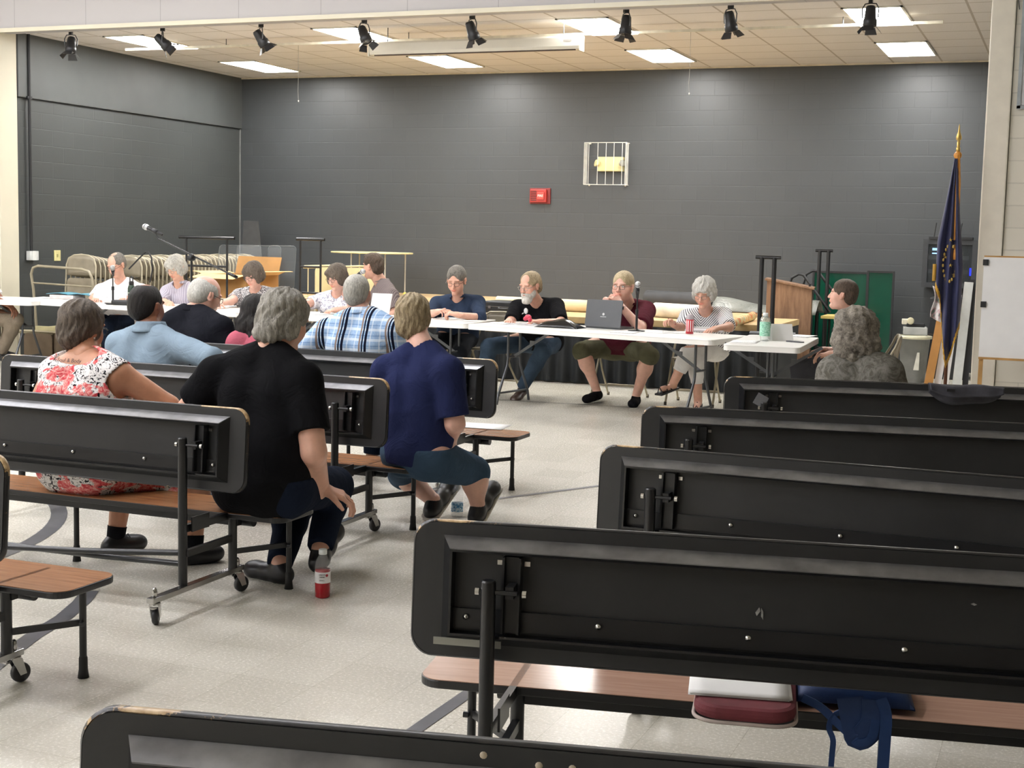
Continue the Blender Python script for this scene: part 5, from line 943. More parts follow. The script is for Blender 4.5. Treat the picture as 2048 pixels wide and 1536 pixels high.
    P,Q=field(pr,h*s,k,0,subs,cuts,d,.008); return child('hair',P,Q,m,parent)
def glasses(fr,s,m,parent,style='rect',w=.0225,hh=.016):
    S,F,U,c,L,Mx=fr; V=lambda x,y,z:Vector(L(x,y,z)); g=G()
    for q in(-1,1):
        pts=[]
        for i in range(21):
            t=2*PI*i/20; n_=3.2 if style=='rect' else 2; cx=abs(math.cos(t))**(2/n_)*(1 if math.cos(t)>0 else -1); sy=abs(math.sin(t))**(2/n_)*(1 if math.sin(t)>0 else -1); pts.append(V(q*.0315+w*cx,.104-abs(q*.0315+w*cx)*.12,-.004+hh*sy))
        g.tube(pts,.0016*s,5); g.tube([V(q*(.0315+w),.098,.002),V(q*.073,.085,.003),V(q*.084,.005,.004),V(q*.084,-.020,-.012)],.0017*s,5)
    g.tube([V(-.010,.104,.002),V(0,.108,.004),V(.010,.104,.002)],.0016*s,5); return g.build('glasses',m,parent)
def eyes(fr,s,parent,iris='4a3a2c'):
    S,F,U,c,L,Mx=fr
    for q in(-1,1):
        g=G(); g.ball(L(q*.0313,.0772,.0022),.0112*s,12); g.m=1; g.ball(L(q*.0313,.0832,.0022),.0058*s,10); g.build('eye',[mat('eye_white','d9d3cd',.3),mat('iris_'+iris,iris,.2)],parent)
m_cuff=None
def person(label,px,Y,th,J,skinc,hairk,hairmat,shirt,pants=None,sleeve='short',pleg=1.0,shoes=None,w=1.0,fat=0.0,hs=1.0,face=(0,0),neckhole=.066,group=None,seatz=.44,h=.008,hh=.0045,handsL=None,handsR=None,stub=None,beard=None,collar=None,gl=None,eye=None,old=0,torso=None,slv=.62,hideL=False,hideR=False,hiplow=.09,browc=(.45,.38,.33),lean=None,hseed=0,hres=.006,bust=0,shirt_low=.10,neckr=.055,nose=1.0,sockc=None,tw=None,cs=1.0,limbs=True,lip=(1.0,.62,.60),socks=None,wob_amp=.0035,capri=None):
    """J: joints as world points: hip, neck, head, shL, shR, elL, elR, wrL, wrR, knL, knR, anL, anR, toL, toR (L = the person's own left)"""
    O=Vector((J['hip'].x,J['hip'].y,0)); rot=Matrix.Rotation(R(th),3,'Z'); inv=rot.inverted(); l={k:A3(inv@(v-O)) for k,v in J.items()}
    up=A3((0,0,1)); ly=l['shR']-l['shL']; ly/=np.linalg.norm(ly); hip,neck=l['hip'],l['neck']; sp=neck-hip; spn=sp/np.linalg.norm(sp); fw=np.cross(spn,ly)*1.0; 
    fw=np.cross(up,ly); fw/=np.linalg.norm(fw)
    hx=A3((1,0,0)); 
    c1=hip+sp*.30; c2=hip+sp*.68; b=lambda p,x,y:p+ly*x+fw*y
    T=[]
    q=.115*w
    w0=w; w=w*(tw or 1.0); T.append(EL(hip,(.170*w,.120*w,.100),k=.04))
    for s_ in(-1,1):
        T.append(RC(hip+hx*s_*.07*w,b(c2,s_*.075*w,0),(.112+.03*fat)*w,.108*w,k=.05)); T.append(RC(b(c2,s_*.075*w,0),b(neck,s_*.075*w,-.005)-spn*.095,.108*w,.070*w,k=.05))
        T.append(RC(b(neck,s_*.045,-.005)-spn*.02,(l['shR'] if s_>0 else l['shL']),.048*w,.052*w,k=.05))
    if fat: T.append(EL(b(c1,0,.06+.05*fat),(.15*w+.02*fat,.12+.05*fat,.14),k=.06))
    if bust: 
        for s_ in(-1,1): T.append(EL(b(c2,s_*.075*w,.10*w),(.07*bust*w,.06*bust,.065*bust),k=.05))
    w=w0
    N=[RC(neck-spn*.03,l['head']-A3((0,0,.045))-fw*.0,neckr*w**.4,(neckr-.002)*w**.3,k=.03)]
    UA={'L':RC(l['shL'],l['elL'],.054*w,.042*w,k=.03),'R':RC(l['shR'],l['elR'],.054*w,.042*w,k=.03)}
    FA={s_:RC(l['el'+s_],l['wr'+s_],.041*w**.8,.027*w**.5,k=.02) for s_ in 'LR'}
    hp={'L':hip-hx*.085*w-up*.008,'R':hip+hx*.085*w-up*.008}
    THs={s_:RC(hp[s_],l['kn'+s_],.092*w,.062*w**.8,k=.05) for s_ in 'LR'} if 'knL' in l else {}
    SHs={s_:RC(l['kn'+s_],l['an'+s_],.057*w**.8,.038,k=.03) for s_ in 'LR'} if 'anL' in l else {}
    CF={s_:EL(l['kn'+s_]*.68+l['an'+s_]*.32-(lambda v:v/np.linalg.norm(v))(np.cross(np.cross(l['an'+s_]-l['kn'+s_],up),l['an'+s_]-l['kn'+s_]))*0,(.056*w**.8,)*3,k=.04) for s_ in SHs}
    body=[dict(p,**({'r1':p['r1']*.94,'r2':p['r2']*.94} if p['t']=='rc' else {'r':p['r']*.94})) for p in T]+N+list(UA.values())+list(FA.values())+list(THs.values())+list(SHs.values())+list(CF.values())
    for s_ in SHs: body.append(RC(l['an'+s_]+A3((0,0,-.03)),l['to'+s_],.036,.026,k=.02))
    # head frame
    fd=Vector((0,1,0)); fd.rotate(Matrix.Rotation(R(face[1]),3,'X')); fd.rotate(Matrix.Rotation(R(face[0]),3,'Z')); uv=Vector((0,0,1)); uv.rotate(Matrix.Rotation(R(face[1]),3,'X')); uv.rotate(Matrix.Rotation(R(face[0]),3,'Z'))
    if len(face)>2: uv.rotate(Matrix.Rotation(R(face[2]),3,fd))
    hp_,hsub,fr=head(l['head'],fd,uv,hs,nose=nose,fat=fat)
    P1,Q1=field(body,h,.03)
    nk=RC(neck-spn*.0,l['head']-A3((0,0,.045)),neckr*w**.4,(neckr-.002)*w**.3,k=.03)
    P2,Q2=field(hp_+[nk],hh,.014,0,hsub,(),None,.005)
    Ps=[P1,P2];Qs=[Q1,Q2+len(P1)]; o=len(P1)+len(P2)
    for hd in (handsL,handsR):
        if hd:
            side='L' if hd is handsL else 'R'; kw=dict(hd); d=A3(inv@Vector(kw.pop('d'))); n=A3(inv@Vector(kw.pop('n'))); pr=hand(l['wr'+side],d,n,**kw); pr.append(RC(l['wr'+side]-(l['wr'+side]-l['el'+side])*.12,l['wr'+side],.030*w**.5,.026*w**.4,k=.015)); P3,Q3=field(pr,.0042,.008); Ps.append(P3); Qs.append(Q3+o); o+=len(P3)
    P=np.concatenate(Ps);Q=np.concatenate(Qs); tn=tint(P,fr,hs,brow=browc,stub=stub,lip=lip,browamt=.8)
    me=qmesh('person',P,Q,skinc,tint=tn); ob=bpy.data.objects.new('person',me); COL.objects.link(ob); ob.location=O; ob.rotation_euler=(0,0,R(th)); tag(ob,label,'person',group)
    if hairk: hair(hairk,fr,hs,hairmat,ob,hseed,hres)
    if beard:
        S,F,U,c,L,Mx=fr; E=lambda x,y,z,a,b_,cc,k=None:EL(L(x,y,z),(a*hs,b_*hs,cc*hs),Mx,k=k)
        pr=[E(0,.060,-.098,.052,.045,.042),E(0,.088,-.055,.034,.020,.012,.01),E(.052,.035,-.060,.022,.035,.042,.02),E(-.052,.035,-.060,.022,.035,.042,.02)]; pr.append(E(0,.074,-.118,.046,.040,.034)); pr.append(E(0,.060,-.070,.056,.040,.030)); P4,Q4=field(pr,.005,.015,0,[E(0,.115,-.064,.020,.02,.006),E(0,.09,-.005,.045,.05,.035)],(),wob(.003,110,2),.005); child('beard',P4,Q4,beard,ob)
    if gl: glasses(fr,hs,gl[0],ob,*gl[1:])
    if eye: eyes(fr,hs,ob,eye)
    # clothing
    def cutlimb(p,t):
        a,b_=p['a'],p['b']; q=dict(p); m_=a+(b_-a)*t; q['cut']=[(m_,b_-a)]; return q
    sp_=[dict(p) for p in T]
    for s_ in 'LR':
        if sleeve=='long': sp_.append(dict(UA[s_])); sp_.append(cutlimb(FA[s_],slv))
        elif sleeve=='roll': sp_.append(dict(UA[s_])); sp_.append(cutlimb(FA[s_],.12))
        elif sleeve=='none': 
            pass
        else: q=cutlimb(UA[s_],slv); q['r1']*=1.06; q['r2']*=1.22; sp_.append(q)
    nf=l['head']-neck; hole=RC(neck+fw*.012+spn*.010,neck+nf*1.2+fw*.02,neckhole,neckhole+.02)
    lo=(hip-up*shirt_low,(0,0,-1))
    cuts=[lo]; subs=[hole]
    if sleeve=='none':
        for s_,sh in((-1,l['shL']),(1,l['shR'])): subs.append(RC(sh+ly*s_*.015-up*.03,sh+ly*s_*.22-up*.06,.070*w,.10*w))
        if torso: subs+=torso(l,ly,fw,spn)
    P5,Q5=field(sp_,h*.9,.032,.015,subs,cuts,wob(wob_amp,26,hseed+3),.006)
    so=child('shirt' if sleeve!='none' else 'dress',P5,Q5,shirt,ob)
    if collar is not None:
        g=G(); cen=neck+spn*.018+fw*.004; rr=neckr+.020
        def cf(u,v):
            a=R(-150+300*u) if cs<1.1 else R(180*(0)-118+236*u+180*0); ro=rr-.004+(.008*v*v+.010*v)*cs; z=.020*cs*(1-1.9*v)*(1-.25*abs(2*u-1)**3)+.008; 
            d_=-fw*math.cos(a)+ly*math.sin(a); return Vector(cen+d_*ro+spn*z)
        g.grid(cf,30,4,True,.004); g.build('collar',collar,so)
    if pants is not None and THs:
        pp=[dict(T[0]),dict(T[1],r1=T[1]['r1']*.9,r2=T[1]['r1']*.85,b=T[1]['a']+(T[1]['b']-T[1]['a'])*.3),dict(T[4],r1=T[4]['r1']*.9,r2=T[4]['r1']*.85,b=T[4]['a']+(T[4]['b']-T[4]['a'])*.3)]+([dict(CF[s_]) for s_ in CF] if pleg>1.3 else [])+([dict(p) for p in T if p['t']=='el'][1:2] if fat else [])
        for s_ in 'LR':
            if pleg>1: pp.append(dict(THs[s_])); q=cutlimb(SHs[s_],pleg-1); q['r2']*=1.25 if pleg>1.8 else 1.05; q['r1']*=1.08; pp.append(q)
            else: q=cutlimb(THs[s_],pleg); q['r2']*=1.05; pp.append(q)
        P6,Q6=field(pp,h,.03,.010,(),[(hip+up*.045,(0,0,1))],wob(.004,24,hseed+9),.006); child('trousers' if pleg>1.5 else 'shorts',P6,Q6,pants,ob)
    if shoes is not None and SHs:
        for s_ in 'LR':
            a=l['an'+s_]; t_=l['to'+s_]; d=t_-a; 
            ax_=a+A3((0,0,-.045)) if 'sole' not in J else a; hz=A3((0,0,1)); dn=t_-ax_; Ln=np.linalg.norm(dn); dn/=Ln; sn=hz-dn*(hz@dn); sn/=np.linalg.norm(sn); heel=ax_-dn*.035
            pr=[RC(heel,ax_+dn*Ln*.45,.036,.036,k=.02),RC(ax_+dn*Ln*.4,t_+dn*.01,.038,.036,sq=sn,s=1.15,k=.03),RC(ax_,a+A3((0,0,-.012)),.036,.036,k=.03),EL(t_-dn*.02,(.044,.05,.032),k=.03)]
            sol=ax_-sn*.036; P7,Q7=field(pr,.006,.02,.004,[RC(a+A3((0,0,.03)),a+A3((0,0,.12)),.030,.034)],[(sol,-sn)],None,.006); sh=child('shoe',P7,Q7,shoes[0],ob)
            if len(shoes)>1:
                pr2=[RC(heel,t_+dn*.014,.056,.054,k=.03)]; P8,Q8=field(pr2,.006,.02,.004,(),[(sol-sn*.006,-sn),(sol+sn*.016,sn)]); child('sole',P8,Q8,shoes[1],sh)
            if socks is not None: 
                dd=l['kn'+s_]-a; dd/=np.linalg.norm(dd); g=G(); g.cyl(Vector(a-dd*.01),Vector(a+dd*socks[1]),.042,.045,n=20,cap=False); g.build('sock',socks[0],ob)
    ob['frame']=0; del ob['frame']
    return ob,l,fr
# ================================================================ PEOPLE
def sk(X,Y,th,seatz=.43,s=1.0,lean=.06,hipz=None,legs=True,spread=.12,**ov):
    rot=Matrix.Rotation(R(th),3,'Z'); O=Vector((X,Y,0)); hz=seatz+.112; nz=hz+.48*s
    l=dict(hip=(0,0,hz),neck=(0,lean,nz),head=(0,lean+.03,nz+.175*s),shL=(-.185*s,lean-.01,nz-.065),shR=(.185*s,lean-.01,nz-.065),elL=(-.235*s,lean+.04,nz-.34),elR=(.235*s,lean+.04,nz-.34),wrL=(-.13,.28,seatz+.17),wrR=(.13,.28,seatz+.17))
    if legs: l.update(knL=(-spread,.42*s,seatz+.045),knR=(spread,.42*s,seatz+.045),anL=(-spread-.01,.40*s,.085),anR=(spread+.01,.40*s,.085),toL=(-spread-.03,.56*s,.04),toR=(spread+.03,.56*s,.04))
    J={k:O+rot@Vector(v) for k,v in l.items()}
    for k,v in ov.items():
        if v is None: J.pop(k,None)
        elif len(v)==3 and not isinstance(v,Vector): J[k]=Py(*v)
        elif isinstance(v,Vector): J[k]=v
        else: J[k]=Pz(v[0],v[1],v[2])
    return J
SK_F=skin('fair_skin','d9a891'); SK_T=skin('tanned_skin','c48e70'); SK_P=skin('pink_skin','dfb09c'); SK_B=skin('brown_skin','8a5a43'); SK_L=skin('light_skin','deaf95')
H_white=hairm('white_hair','a9a69c','e2e0d8'); H_grey=hairm('grey_hair','6d6a63','b9b4a8'); H_gb=hairm('grey_brown_hair','3c342d','75695c'); H_bk=hairm('black_hair','0b0a0a','241f1d'); H_bl=hairm('blond_hair','a08a66','d3c3a0'); H_br=hairm('brown_hair','30261f','6a594a'); H_sand=hairm('sandy_hair','75634a','c2b08c'); H_sil=hairm('silver_hair','89867d','d3d0c4'); H_salt=hairm('salt_pepper_hair','4c4842','8f8a80'); H_curl=hairm('curly_grey_hair','514a42','a69e90',(30,30,30))
def pat(name,fn,rough=.85):
    if name in MC: return MC[name]
    t=NT(name,.95,spec=.08); t.col(fn(t)); b1=t.bump(t.noise(t.co(),7,3,.6,1.6),.5,.02); t.bump(t.noise(t.co(),400,2),.15,.002,b1); MC[name]=t.m; return t.m
def stripes(t,axis,f,a,b,duty=.5,rot=(0,0,0)):
    x=t.xyz(t.co((1,1,1),rot)); return t.mix(t.math('LESS_THAN',t.math('FRACT',t.math('MULTIPLY',t.math('ADD',x[axis],10),f)),duty),a,b)
def floral(t):
    v=t.co(); n=t.noise(v,9,3,.6,1.2); n2=t.noise(v,26,4,.7,2.5); vo=t.n('ShaderNodeTexVoronoi',feature='F1'); vo.inputs['Scale'].default_value=10; t.l(v,vo.inputs['Vector'])
    pk=t.ramp(n2,[(.30,'b3303c'),(.45,'dd5b60'),(.58,'f0a79f'),(.68,'f6ded8')]); wh=t.ramp(n2,[(.43,'17161d'),(.46,'f2ede9'),(.60,'f4f0ee'),(.63,'1a1a22')]); m=t.ramp(t.math('ADD',n,t.math('MULTIPLY',vo.outputs['Distance'],-.55)),[(.20,'000000'),(.23,'ffffff')]); return t.mix(m,wh,pk)
def plaid(t):
    x=t.xyz(t.co()); fx=t.math('FRACT',t.math('MULTIPLY',t.math('ADD',x[0],9.985),6.2)); fz=t.math('FRACT',t.math('MULTIPLY',x[2],16)); fx2=t.math('FRACT',t.math('MULTIPLY',t.math('ADD',x[0],9),19))
    band=lambda f,a,b:t.math('MULTIPLY',t.math('GREATER_THAN',f,a),t.math('LESS_THAN',f,b))
    n=t.noise(t.co((40,40,4)),4,3,.7); c=t.mix(n,'5f8cc0','c3d6e6'); c=t.mix(t.math('MULTIPLY',band(fz,.1,.35),.55),c,'e9eff2'); c=t.mix(t.math('MULTIPLY',band(fz,.60,.70),.5),c,'4870a8'); c=t.mix(t.math('MULTIPLY',band(fx2,.2,.35),.45),c,'eef3f5')
    c=t.mix(band(fx,.30,.37),c,'1c2436'); c=t.mix(band(fx,.42,.52),c,'16192a'); return t.mix(band(fx,.18,.26),c,'8d7b70')
def chev(t): 
    x=t.xyz(t.co()); s=t.math('ADD',x[2],t.math('MULTIPLY',t.math('ABSOLUTE',x[0]),-1.1)); return t.mix(t.math('LESS_THAN',t.math('FRACT',t.math('MULTIPLY',t.math('ADD',s,9),42)),.38),'eeedec','4a4b55')
def blotch(a,b,c,sc_,dist=1.0,p=(.40,.50,.60)): return lambda t:t.ramp(t.noise(t.co(),sc_,4,.65,dist),[(p[0],a),(p[1],b),(p[2],c)],'CONSTANT' if dist>2 else 'LINEAR')
C_floral=pat('floral_dress_print',floral); C_plaid=pat('blue_plaid',plaid); C_chev=pat('chevron_stripes',chev); C_vs=pat('pale_vertical_stripes',lambda t:stripes(t,0,42,'dedadf','a9a4b0',.84)); C_bs=pat('brown_grey_stripes',lambda t:stripes(t,1,70,'8f8580','6d6263',.6))
C_bw=pat('black_white_print',blotch('2d2c31','8f8d90','e3e1df',70,1.5,(.42,.5,.56))); C_fl2=pat('grey_floral_print',blotch('8b8fa3','d9d6dc','eceaec',26,1.8,(.40,.47,.56))); C_camo=pat('camouflage_cloth',lambda t:t.mix(t.ramp(t.noise(t.co(),14,5,.7,2),[(.40,'000000'),(.60,'ffffff')]),'5e5c53','84817a'))
K=lambda n,c,**k:cloth(n,c,**k)
C_black=K('black_tee','151517'); C_blue=K('royal_blue_knit','262c4e'); C_lb=K('light_blue_shirt','8496a4',bump=.25); C_suit=K('charcoal_suit','1b1c22'); C_pink=K('pink_knit','b7606f'); C_wt=K('white_tee','e6e2e2'); C_navy=K('navy_shirt','2e394c'); C_maroon=K('maroon_polo','52212c'); C_jeans=K('blue_denim','3b4a5a'); C_djeans=K('dark_denim','1b2231'); C_dshort=K('denim_shorts','3a4d60'); C_bjeans=K('black_denim','23262b'); C_olive=K('olive_cotton','5a5946'); C_khaki=K('khaki_cotton','7d7263'); C_white=K('white_cotton','e4e2e0'); C_grey=K('grey_cotton','4b4b50')
S_bk=mat('black_shoe_leather','141416',.4,var=.15); S_wh=mat('pale_sole','c9c4b8',.6); S_br=mat('brown_loafer','3a2b24',.4); S_sock=K('grey_sock','a39e92'); S_knit=K('black_knit_shoe','17171a'); m_wireg=mat('dark_glasses_frame','2a2624',.3,.4); m_wires=mat('silver_glasses_frame','8d8a84',.3,.8)
G_='panel members seated behind the white tables'; GA='audience members seated on the benches'
yB,yC,yD=5.06,6.42,7.74
# ---- audience, backs toward the camera
person('woman',0,0,0,None,None,None,None,None) if False else None
J=sk(Py(165,900,yB).x,yB,0,.36,s=.97,neck=(170,712,yB+.06),head=(166,655,yB+.12),shL=(112,748,yB+.03),shR=(236,748,yB+.03),elL=(62,842,yB+.08),elR=(338,812,yB+.16),wrL=(100,900,yB+.35),wrR=(330,850,yB+.42),anL=Pz(232,1108,0)+Vector((0,0,.085)),toL=Pz(266,1104,0)+Vector((0,.03,.04)),anR=Pz(388,1128,0)+Vector((0,0,.085)),toR=Pz(420,1126,0)+Vector((0,.03,.04)))
J['knL']=J['anL']+Vector((.02,.05,.33)); J['knR']=J['anR']+Vector((-.02,.05,.33))
def scoop(l,ly,fw,spn): n=l['neck']; return [EL(n-fw*.07+spn*.012,(.125,.10,.046),k=.02)]
ob,l,fr=person('woman from behind in a pink floral sleeveless dress with short brown hair',0,yB,0,J,SK_T,'pixie',H_gb,C_floral,C_floral,sleeve='none',pleg=.8,shoes=(S_bk,),w=1.12,hs=1.0,face=(-8,-10),neckhole=.075,group=GA,h=.007,torso=scoop,gl=(m_wireg,),shirt_low=.12,hseed=2,socks=(S_knit,.05),hres=.005)
t_=Matrix.Translation(Vector(l['neck'])+Vector((-.005,-.116,-.012)))@Matrix.Rotation(R(66),4,'X'); text('tattoo_lettering','A Soul & Body',.026,mat('tattoo_ink','4a3a38',.7),ob,t_,.0004)
for q in(-1,1): g=G(); g.ball(fr[4](q*.083,-.004,-.045),.006,8); g.build('earring',m_bolt,ob)
for s_ in 'LR':
    g=G(); a=Vector(l['an'+s_]); d=(Vector(l['to'+s_])-a).normalized(); c=a+d*.055+Vector((0,0,.012)); sd=d.cross(Vector((0,0,1))).normalized()
    g.tube([c,c+sd*.022+Vector((0,0,.02)),c+sd*.034+d*.01,c+sd*.01,c],.0025,5); g.tube([c,c-sd*.022+Vector((0,0,.02)),c-sd*.034+d*.01,c-sd*.01,c],.0025,5); g.build('shoelace',m_blk,ob)
J=sk(Py(530,900,yB).x,yB-.02,-4,.36,s=1.08,neck=(540,702,yB+.10),head=(570,640,yB+.17),shL=(432,752,yB+.04),shR=(606,762,yB+.04),elL=(378,820,yB+.05),elR=(628,905,yB-.02),wrL=(392,860,yB+.3),wrR=(645,978,5.22),knR=(668,972,5.62),anR=(640,1098,5.33),toR=(668,1062,5.52),knL=(590,1010,5.62),anL=(560,1128,5.25),toL=(508,1138,5.30))
person('man from behind in a black t-shirt with wavy grey hair, hand gripping the bench end',0,yB,-4,J,SK_F,'shaggy',H_grey,C_black,C_djeans,sleeve='short',pleg=1.95,shoes=(S_bk,),w=1.26,tw=.86,fat=.5,hs=1.04,face=(-12,-18),group=GA,h=.007,slv=.66,neckhole=.056,shirt_low=.16,handsR=dict(d=(.82,.45,-.30),n=(-.1,.1,-1),curl=(22,38,30),thumb=-1,s=1.08,spread=5),hseed=4,hres=.005,neckr=.06)
J=sk(Py(290,850,yC).x,yC,-6,.36,s=1.0,neck=(300,662,yC+.04),head=(294,612,yC+.08),shL=(240,692,yC),shR=(352,694,yC),elL=(225,780,yC+.1),elR=(424,716,yC-.10),wrL=(260,800,yC+.3),wrR=(395,735,yC+.12))
person('man from behind in a light blue shirt with thinning dark hair',0,yC,-6,J,SK_B,'thin',H_bk,C_lb,C_djeans,sleeve='long',slv=.85,pleg=1.9,shoes=(S_bk,),w=1.14,fat=.3,hs=1.03,face=(2,-4),group=GA,h=.007,collar=C_lb,cs=1.5,hseed=5,wob_amp=.005,neckr=.06)
J=sk(Py(842,880,yC).x,yC,-22,.36,s=.98,neck=(846,694,yC+.03),head=(826,636,yC+.10),shL=(772,742,yC+.05),shR=(896,744,yC-.05),elL=(760,850,yC+.15),elR=(910,848,yC-.06),wrL=(830,880,yC+.35),wrR=(900,884,yC+.20),hip=(834,908,yC),knR=(948,944,yC+.34),anR=(955,1012,6.72),toR=(984,976,6.93),knL=(806,946,yC+.42),anL=(866,1000,6.75),toL=(900,970,6.98))
person('woman from behind in a royal blue top and denim shorts with short sandy hair',0,yC,-22,J,SK_P,'pixie',H_sand,C_blue,C_dshort,sleeve='short',pleg=1.12,shoes=(S_bk,S_wh),w=1.2,tw=.80,fat=.3,hs=1.0,face=(34,-4),neckhole=.070,group=GA,h=.007,slv=.80,hseed=6,hres=.005,shirt_low=.045)
J=sk(Py(405,760,yD).x,yD,-14,.36,s=.98,neck=(386,622,yD+.10),head=(412,590,yD+.18),shL=(345,648,yD+.02),shR=(442,656,yD+.02))
person('balding white-haired man from behind in a dark suit jacket and glasses',0,yD,-14,J,SK_P,'bald',H_white,C_suit,C_suit,sleeve='long',slv=.95,pleg=1.95,shoes=(S_bk,),w=1.16,hs=1.05,face=(-14,-22),group=GA,h=.009,collar=C_suit,gl=(m_wireg,),hseed=7)
J=sk(Py(508,760,yD).x,yD+.02,4,.36,s=.88,neck=(508,668,yD+.06),head=(512,626,yD+.12),shL=(476,684,yD),shR=(545,684,yD))
person('person with long black hair and a pink top, mostly hidden behind the black t-shirt man',0,yD,4,J,SK_T,'long',H_bk,C_pink,C_djeans,sleeve='short',pleg=1.95,shoes=(S_bk,),w=.98,hs=.97,face=(0,-8),group=GA,h=.01,hseed=8)
J=sk(Py(722,760,yD).x,yD,0,.36,s=1.02,neck=(724,628,yD+.03),head=(714,588,yD+.07),shL=(652,664,yD),shR=(788,662,yD),elL=(612,694,yD-.06),wrL=(588,704,yD+.1),elR=(812,730,yD+.05))
person('man from behind in a blue plaid shirt with cropped white hair',0,yD,0,J,SK_P,'crop',H_sil,C_plaid,C_djeans,sleeve='long',slv=.95,pleg=1.95,shoes=(S_bk,),w=1.16,fat=.3,hs=1.03,face=(14,-4),group=GA,h=.007,collar=C_plaid,hseed=9,wob_amp=.005)
b4=RB[4]; y12=b4.location.y+.36; x12=Py(1728,720,y12).x; J=sk(x12,y12,math.degrees(b4.rotation_euler.z)-2,.36,s=1.0,neck=(1718,716,y12+.02),head=(1712,660,y12+.06),shL=(1668,742,y12),shR=(1776,742,y12))
person('person from behind with bushy grey curls and a camouflage jacket on the right benches',0,y12,math.degrees(b4.rotation_euler.z)-2,J,SK_F,'curly',H_curl,C_camo,C_grey,sleeve='long',slv=.95,pleg=1.95,shoes=(S_bk,),w=1.2,fat=.2,hs=.98,face=(0,0),group='audience on the right benches',h=.008,collar=C_camo,hseed=10,wob_amp=.006,hres=.005)
# ---- panel
def panel(label,th,hx,hy,Y0,head_,neck_,shR,shL,**k):
    ov={a:k.pop(a) for a in list(k) if a[:2] in('el','wr','kn','an','to') and len(a)==3}; s=k.pop('s',1.0)
    X=Py(hx,hy,Y0).x; J=sk(X,Y0,th,k.pop('seatz',.43),s=s,neck=neck_,head=head_,shL=shL,shR=shR,**ov); return person(label,0,Y0,th,J,group=G_,**k)
def relaxed(th,side,s=1.0,curl=(25,35,25),d=None): 
    f=Matrix.Rotation(R(th),3,'Z')@Vector((.35 if side=='L' else -.35,.9,-.12)); return dict(d=d or tuple(f),n=(0,0,-1),curl=curl,thumb=1 if side=='R' else -1,s=s)
panel('man in a white t-shirt with thinning grey hair, reading a sheet he holds up',182,242,600,12.90,(233,529,12.68),(243,563,12.78),(203,582,12.80),(284,582,12.80),skinc=SK_F,hairk='thin',hairmat=H_salt,shirt=C_wt,pants=C_djeans,pleg=1.95,shoes=(S_bk,),w=1.12,fat=.3,face=(-6,-28),gl=(m_wireg,),hs=1.06,elR=(187,598,12.62),wrR=(194,596,12.38),elL=(292,604,12.62),wrL=(258,596,12.40),handsR=relaxed(182,'R'),handsL=relaxed(182,'L'),hseed=11,slv=.75)
a=Py(191,570,12.36); b=Py(250,598,12.30); g=G(); wv=(b.x-a.x); g.grid(lambda u,v:(a.x+wv*u,12.36-.05*v+.012*math.sin(3*u),a.z+(TZ+.02-a.z)*v),10,8,True,.001); tag(g.build('held_sheet',m_print),'white printed sheet held up by the white t-shirt man','paper')
panel('woman with a light-grey bob and pale striped shirt, head bowed over the table',180,362,600,12.85,(352,534,12.58),(360,569,12.70),(334,584,12.72),(394,582,12.74),skinc=SK_L,hairk='bobfront',hairmat=H_sil,shirt=C_vs,pants=C_grey,pleg=1.95,shoes=(S_bk,),w=1.0,s=.94,face=(-10,-30),gl=(m_wires,'round'),collar=C_vs,hs=1.04,elR=(328,604,12.55),elL=(398,606,12.55),wrR=(342,608,12.3),wrL=(378,612,12.28),handsR=relaxed(180,'R',.9),handsL=relaxed(180,'L',.9),hseed=12,slv=.95)
panel('woman with a dark grey bob and a black-and-white print top by the cardboard box',182,515,620,12.80,(507,548,12.52),(512,580,12.66),(478,592,12.66),(546,590,12.70),skinc=SK_P,hairk='bobfront',hairmat=H_gb,shirt=C_bw,pants=C_grey,pleg=1.95,shoes=(S_bk,),w=1.04,s=.94,face=(-12,-30),gl=(m_wireg,),hs=1.05,elR=(462,602,12.42),wrR=(438,607,12.22),elL=(548,614,12.5),wrL=(512,614,12.25),handsR=relaxed(182,'R',.92),handsL=relaxed(182,'L',.92),hseed=13,slv=.6)
panel('woman with glasses and a grey floral top behind the silver-headed desk microphone',180,676,640,12.75,(674,553,12.50),(676,588,12.62),(642,600,12.62),(708,600,12.66),skinc=SK_P,hairk='bobfront',hairmat=H_gb,shirt=C_fl2,pants=C_grey,pleg=1.95,shoes=(S_bk,),w=1.02,s=.95,face=(-16,-22),gl=(m_wireg,'round'),hs=1.05,elR=(612,608,12.42),wrR=(585,612,12.25),elL=(708,618,12.45),wrL=(670,620,12.22),handsR=relaxed(180,'R',.92),handsL=relaxed(180,'L',.92),hseed=14,slv=.6)
panel('man in profile facing left with swept brown hair and a brown-grey striped shirt',78,775,650,12.92,(746,532,12.84),(764,566,12.92),(768,592,13.08),(782,592,12.74),skinc=SK_F,hairk='swept',hairmat=H_br,shirt=C_bs,pants=C_bjeans,pleg=1.95,shoes=(S_bk,),w=1.16,neckr=.06,hs=1.04,face=(4,-2),collar=C_bs,elL=(792,628,12.68),wrL=(772,632,12.42),elR=(755,620,12.95),wrR=(740,626,12.7),handsL=relaxed(78,'L'),handsR=relaxed(78,'R'),hseed=15,slv=.7,stub=(.25,(.5,.45,.42)))
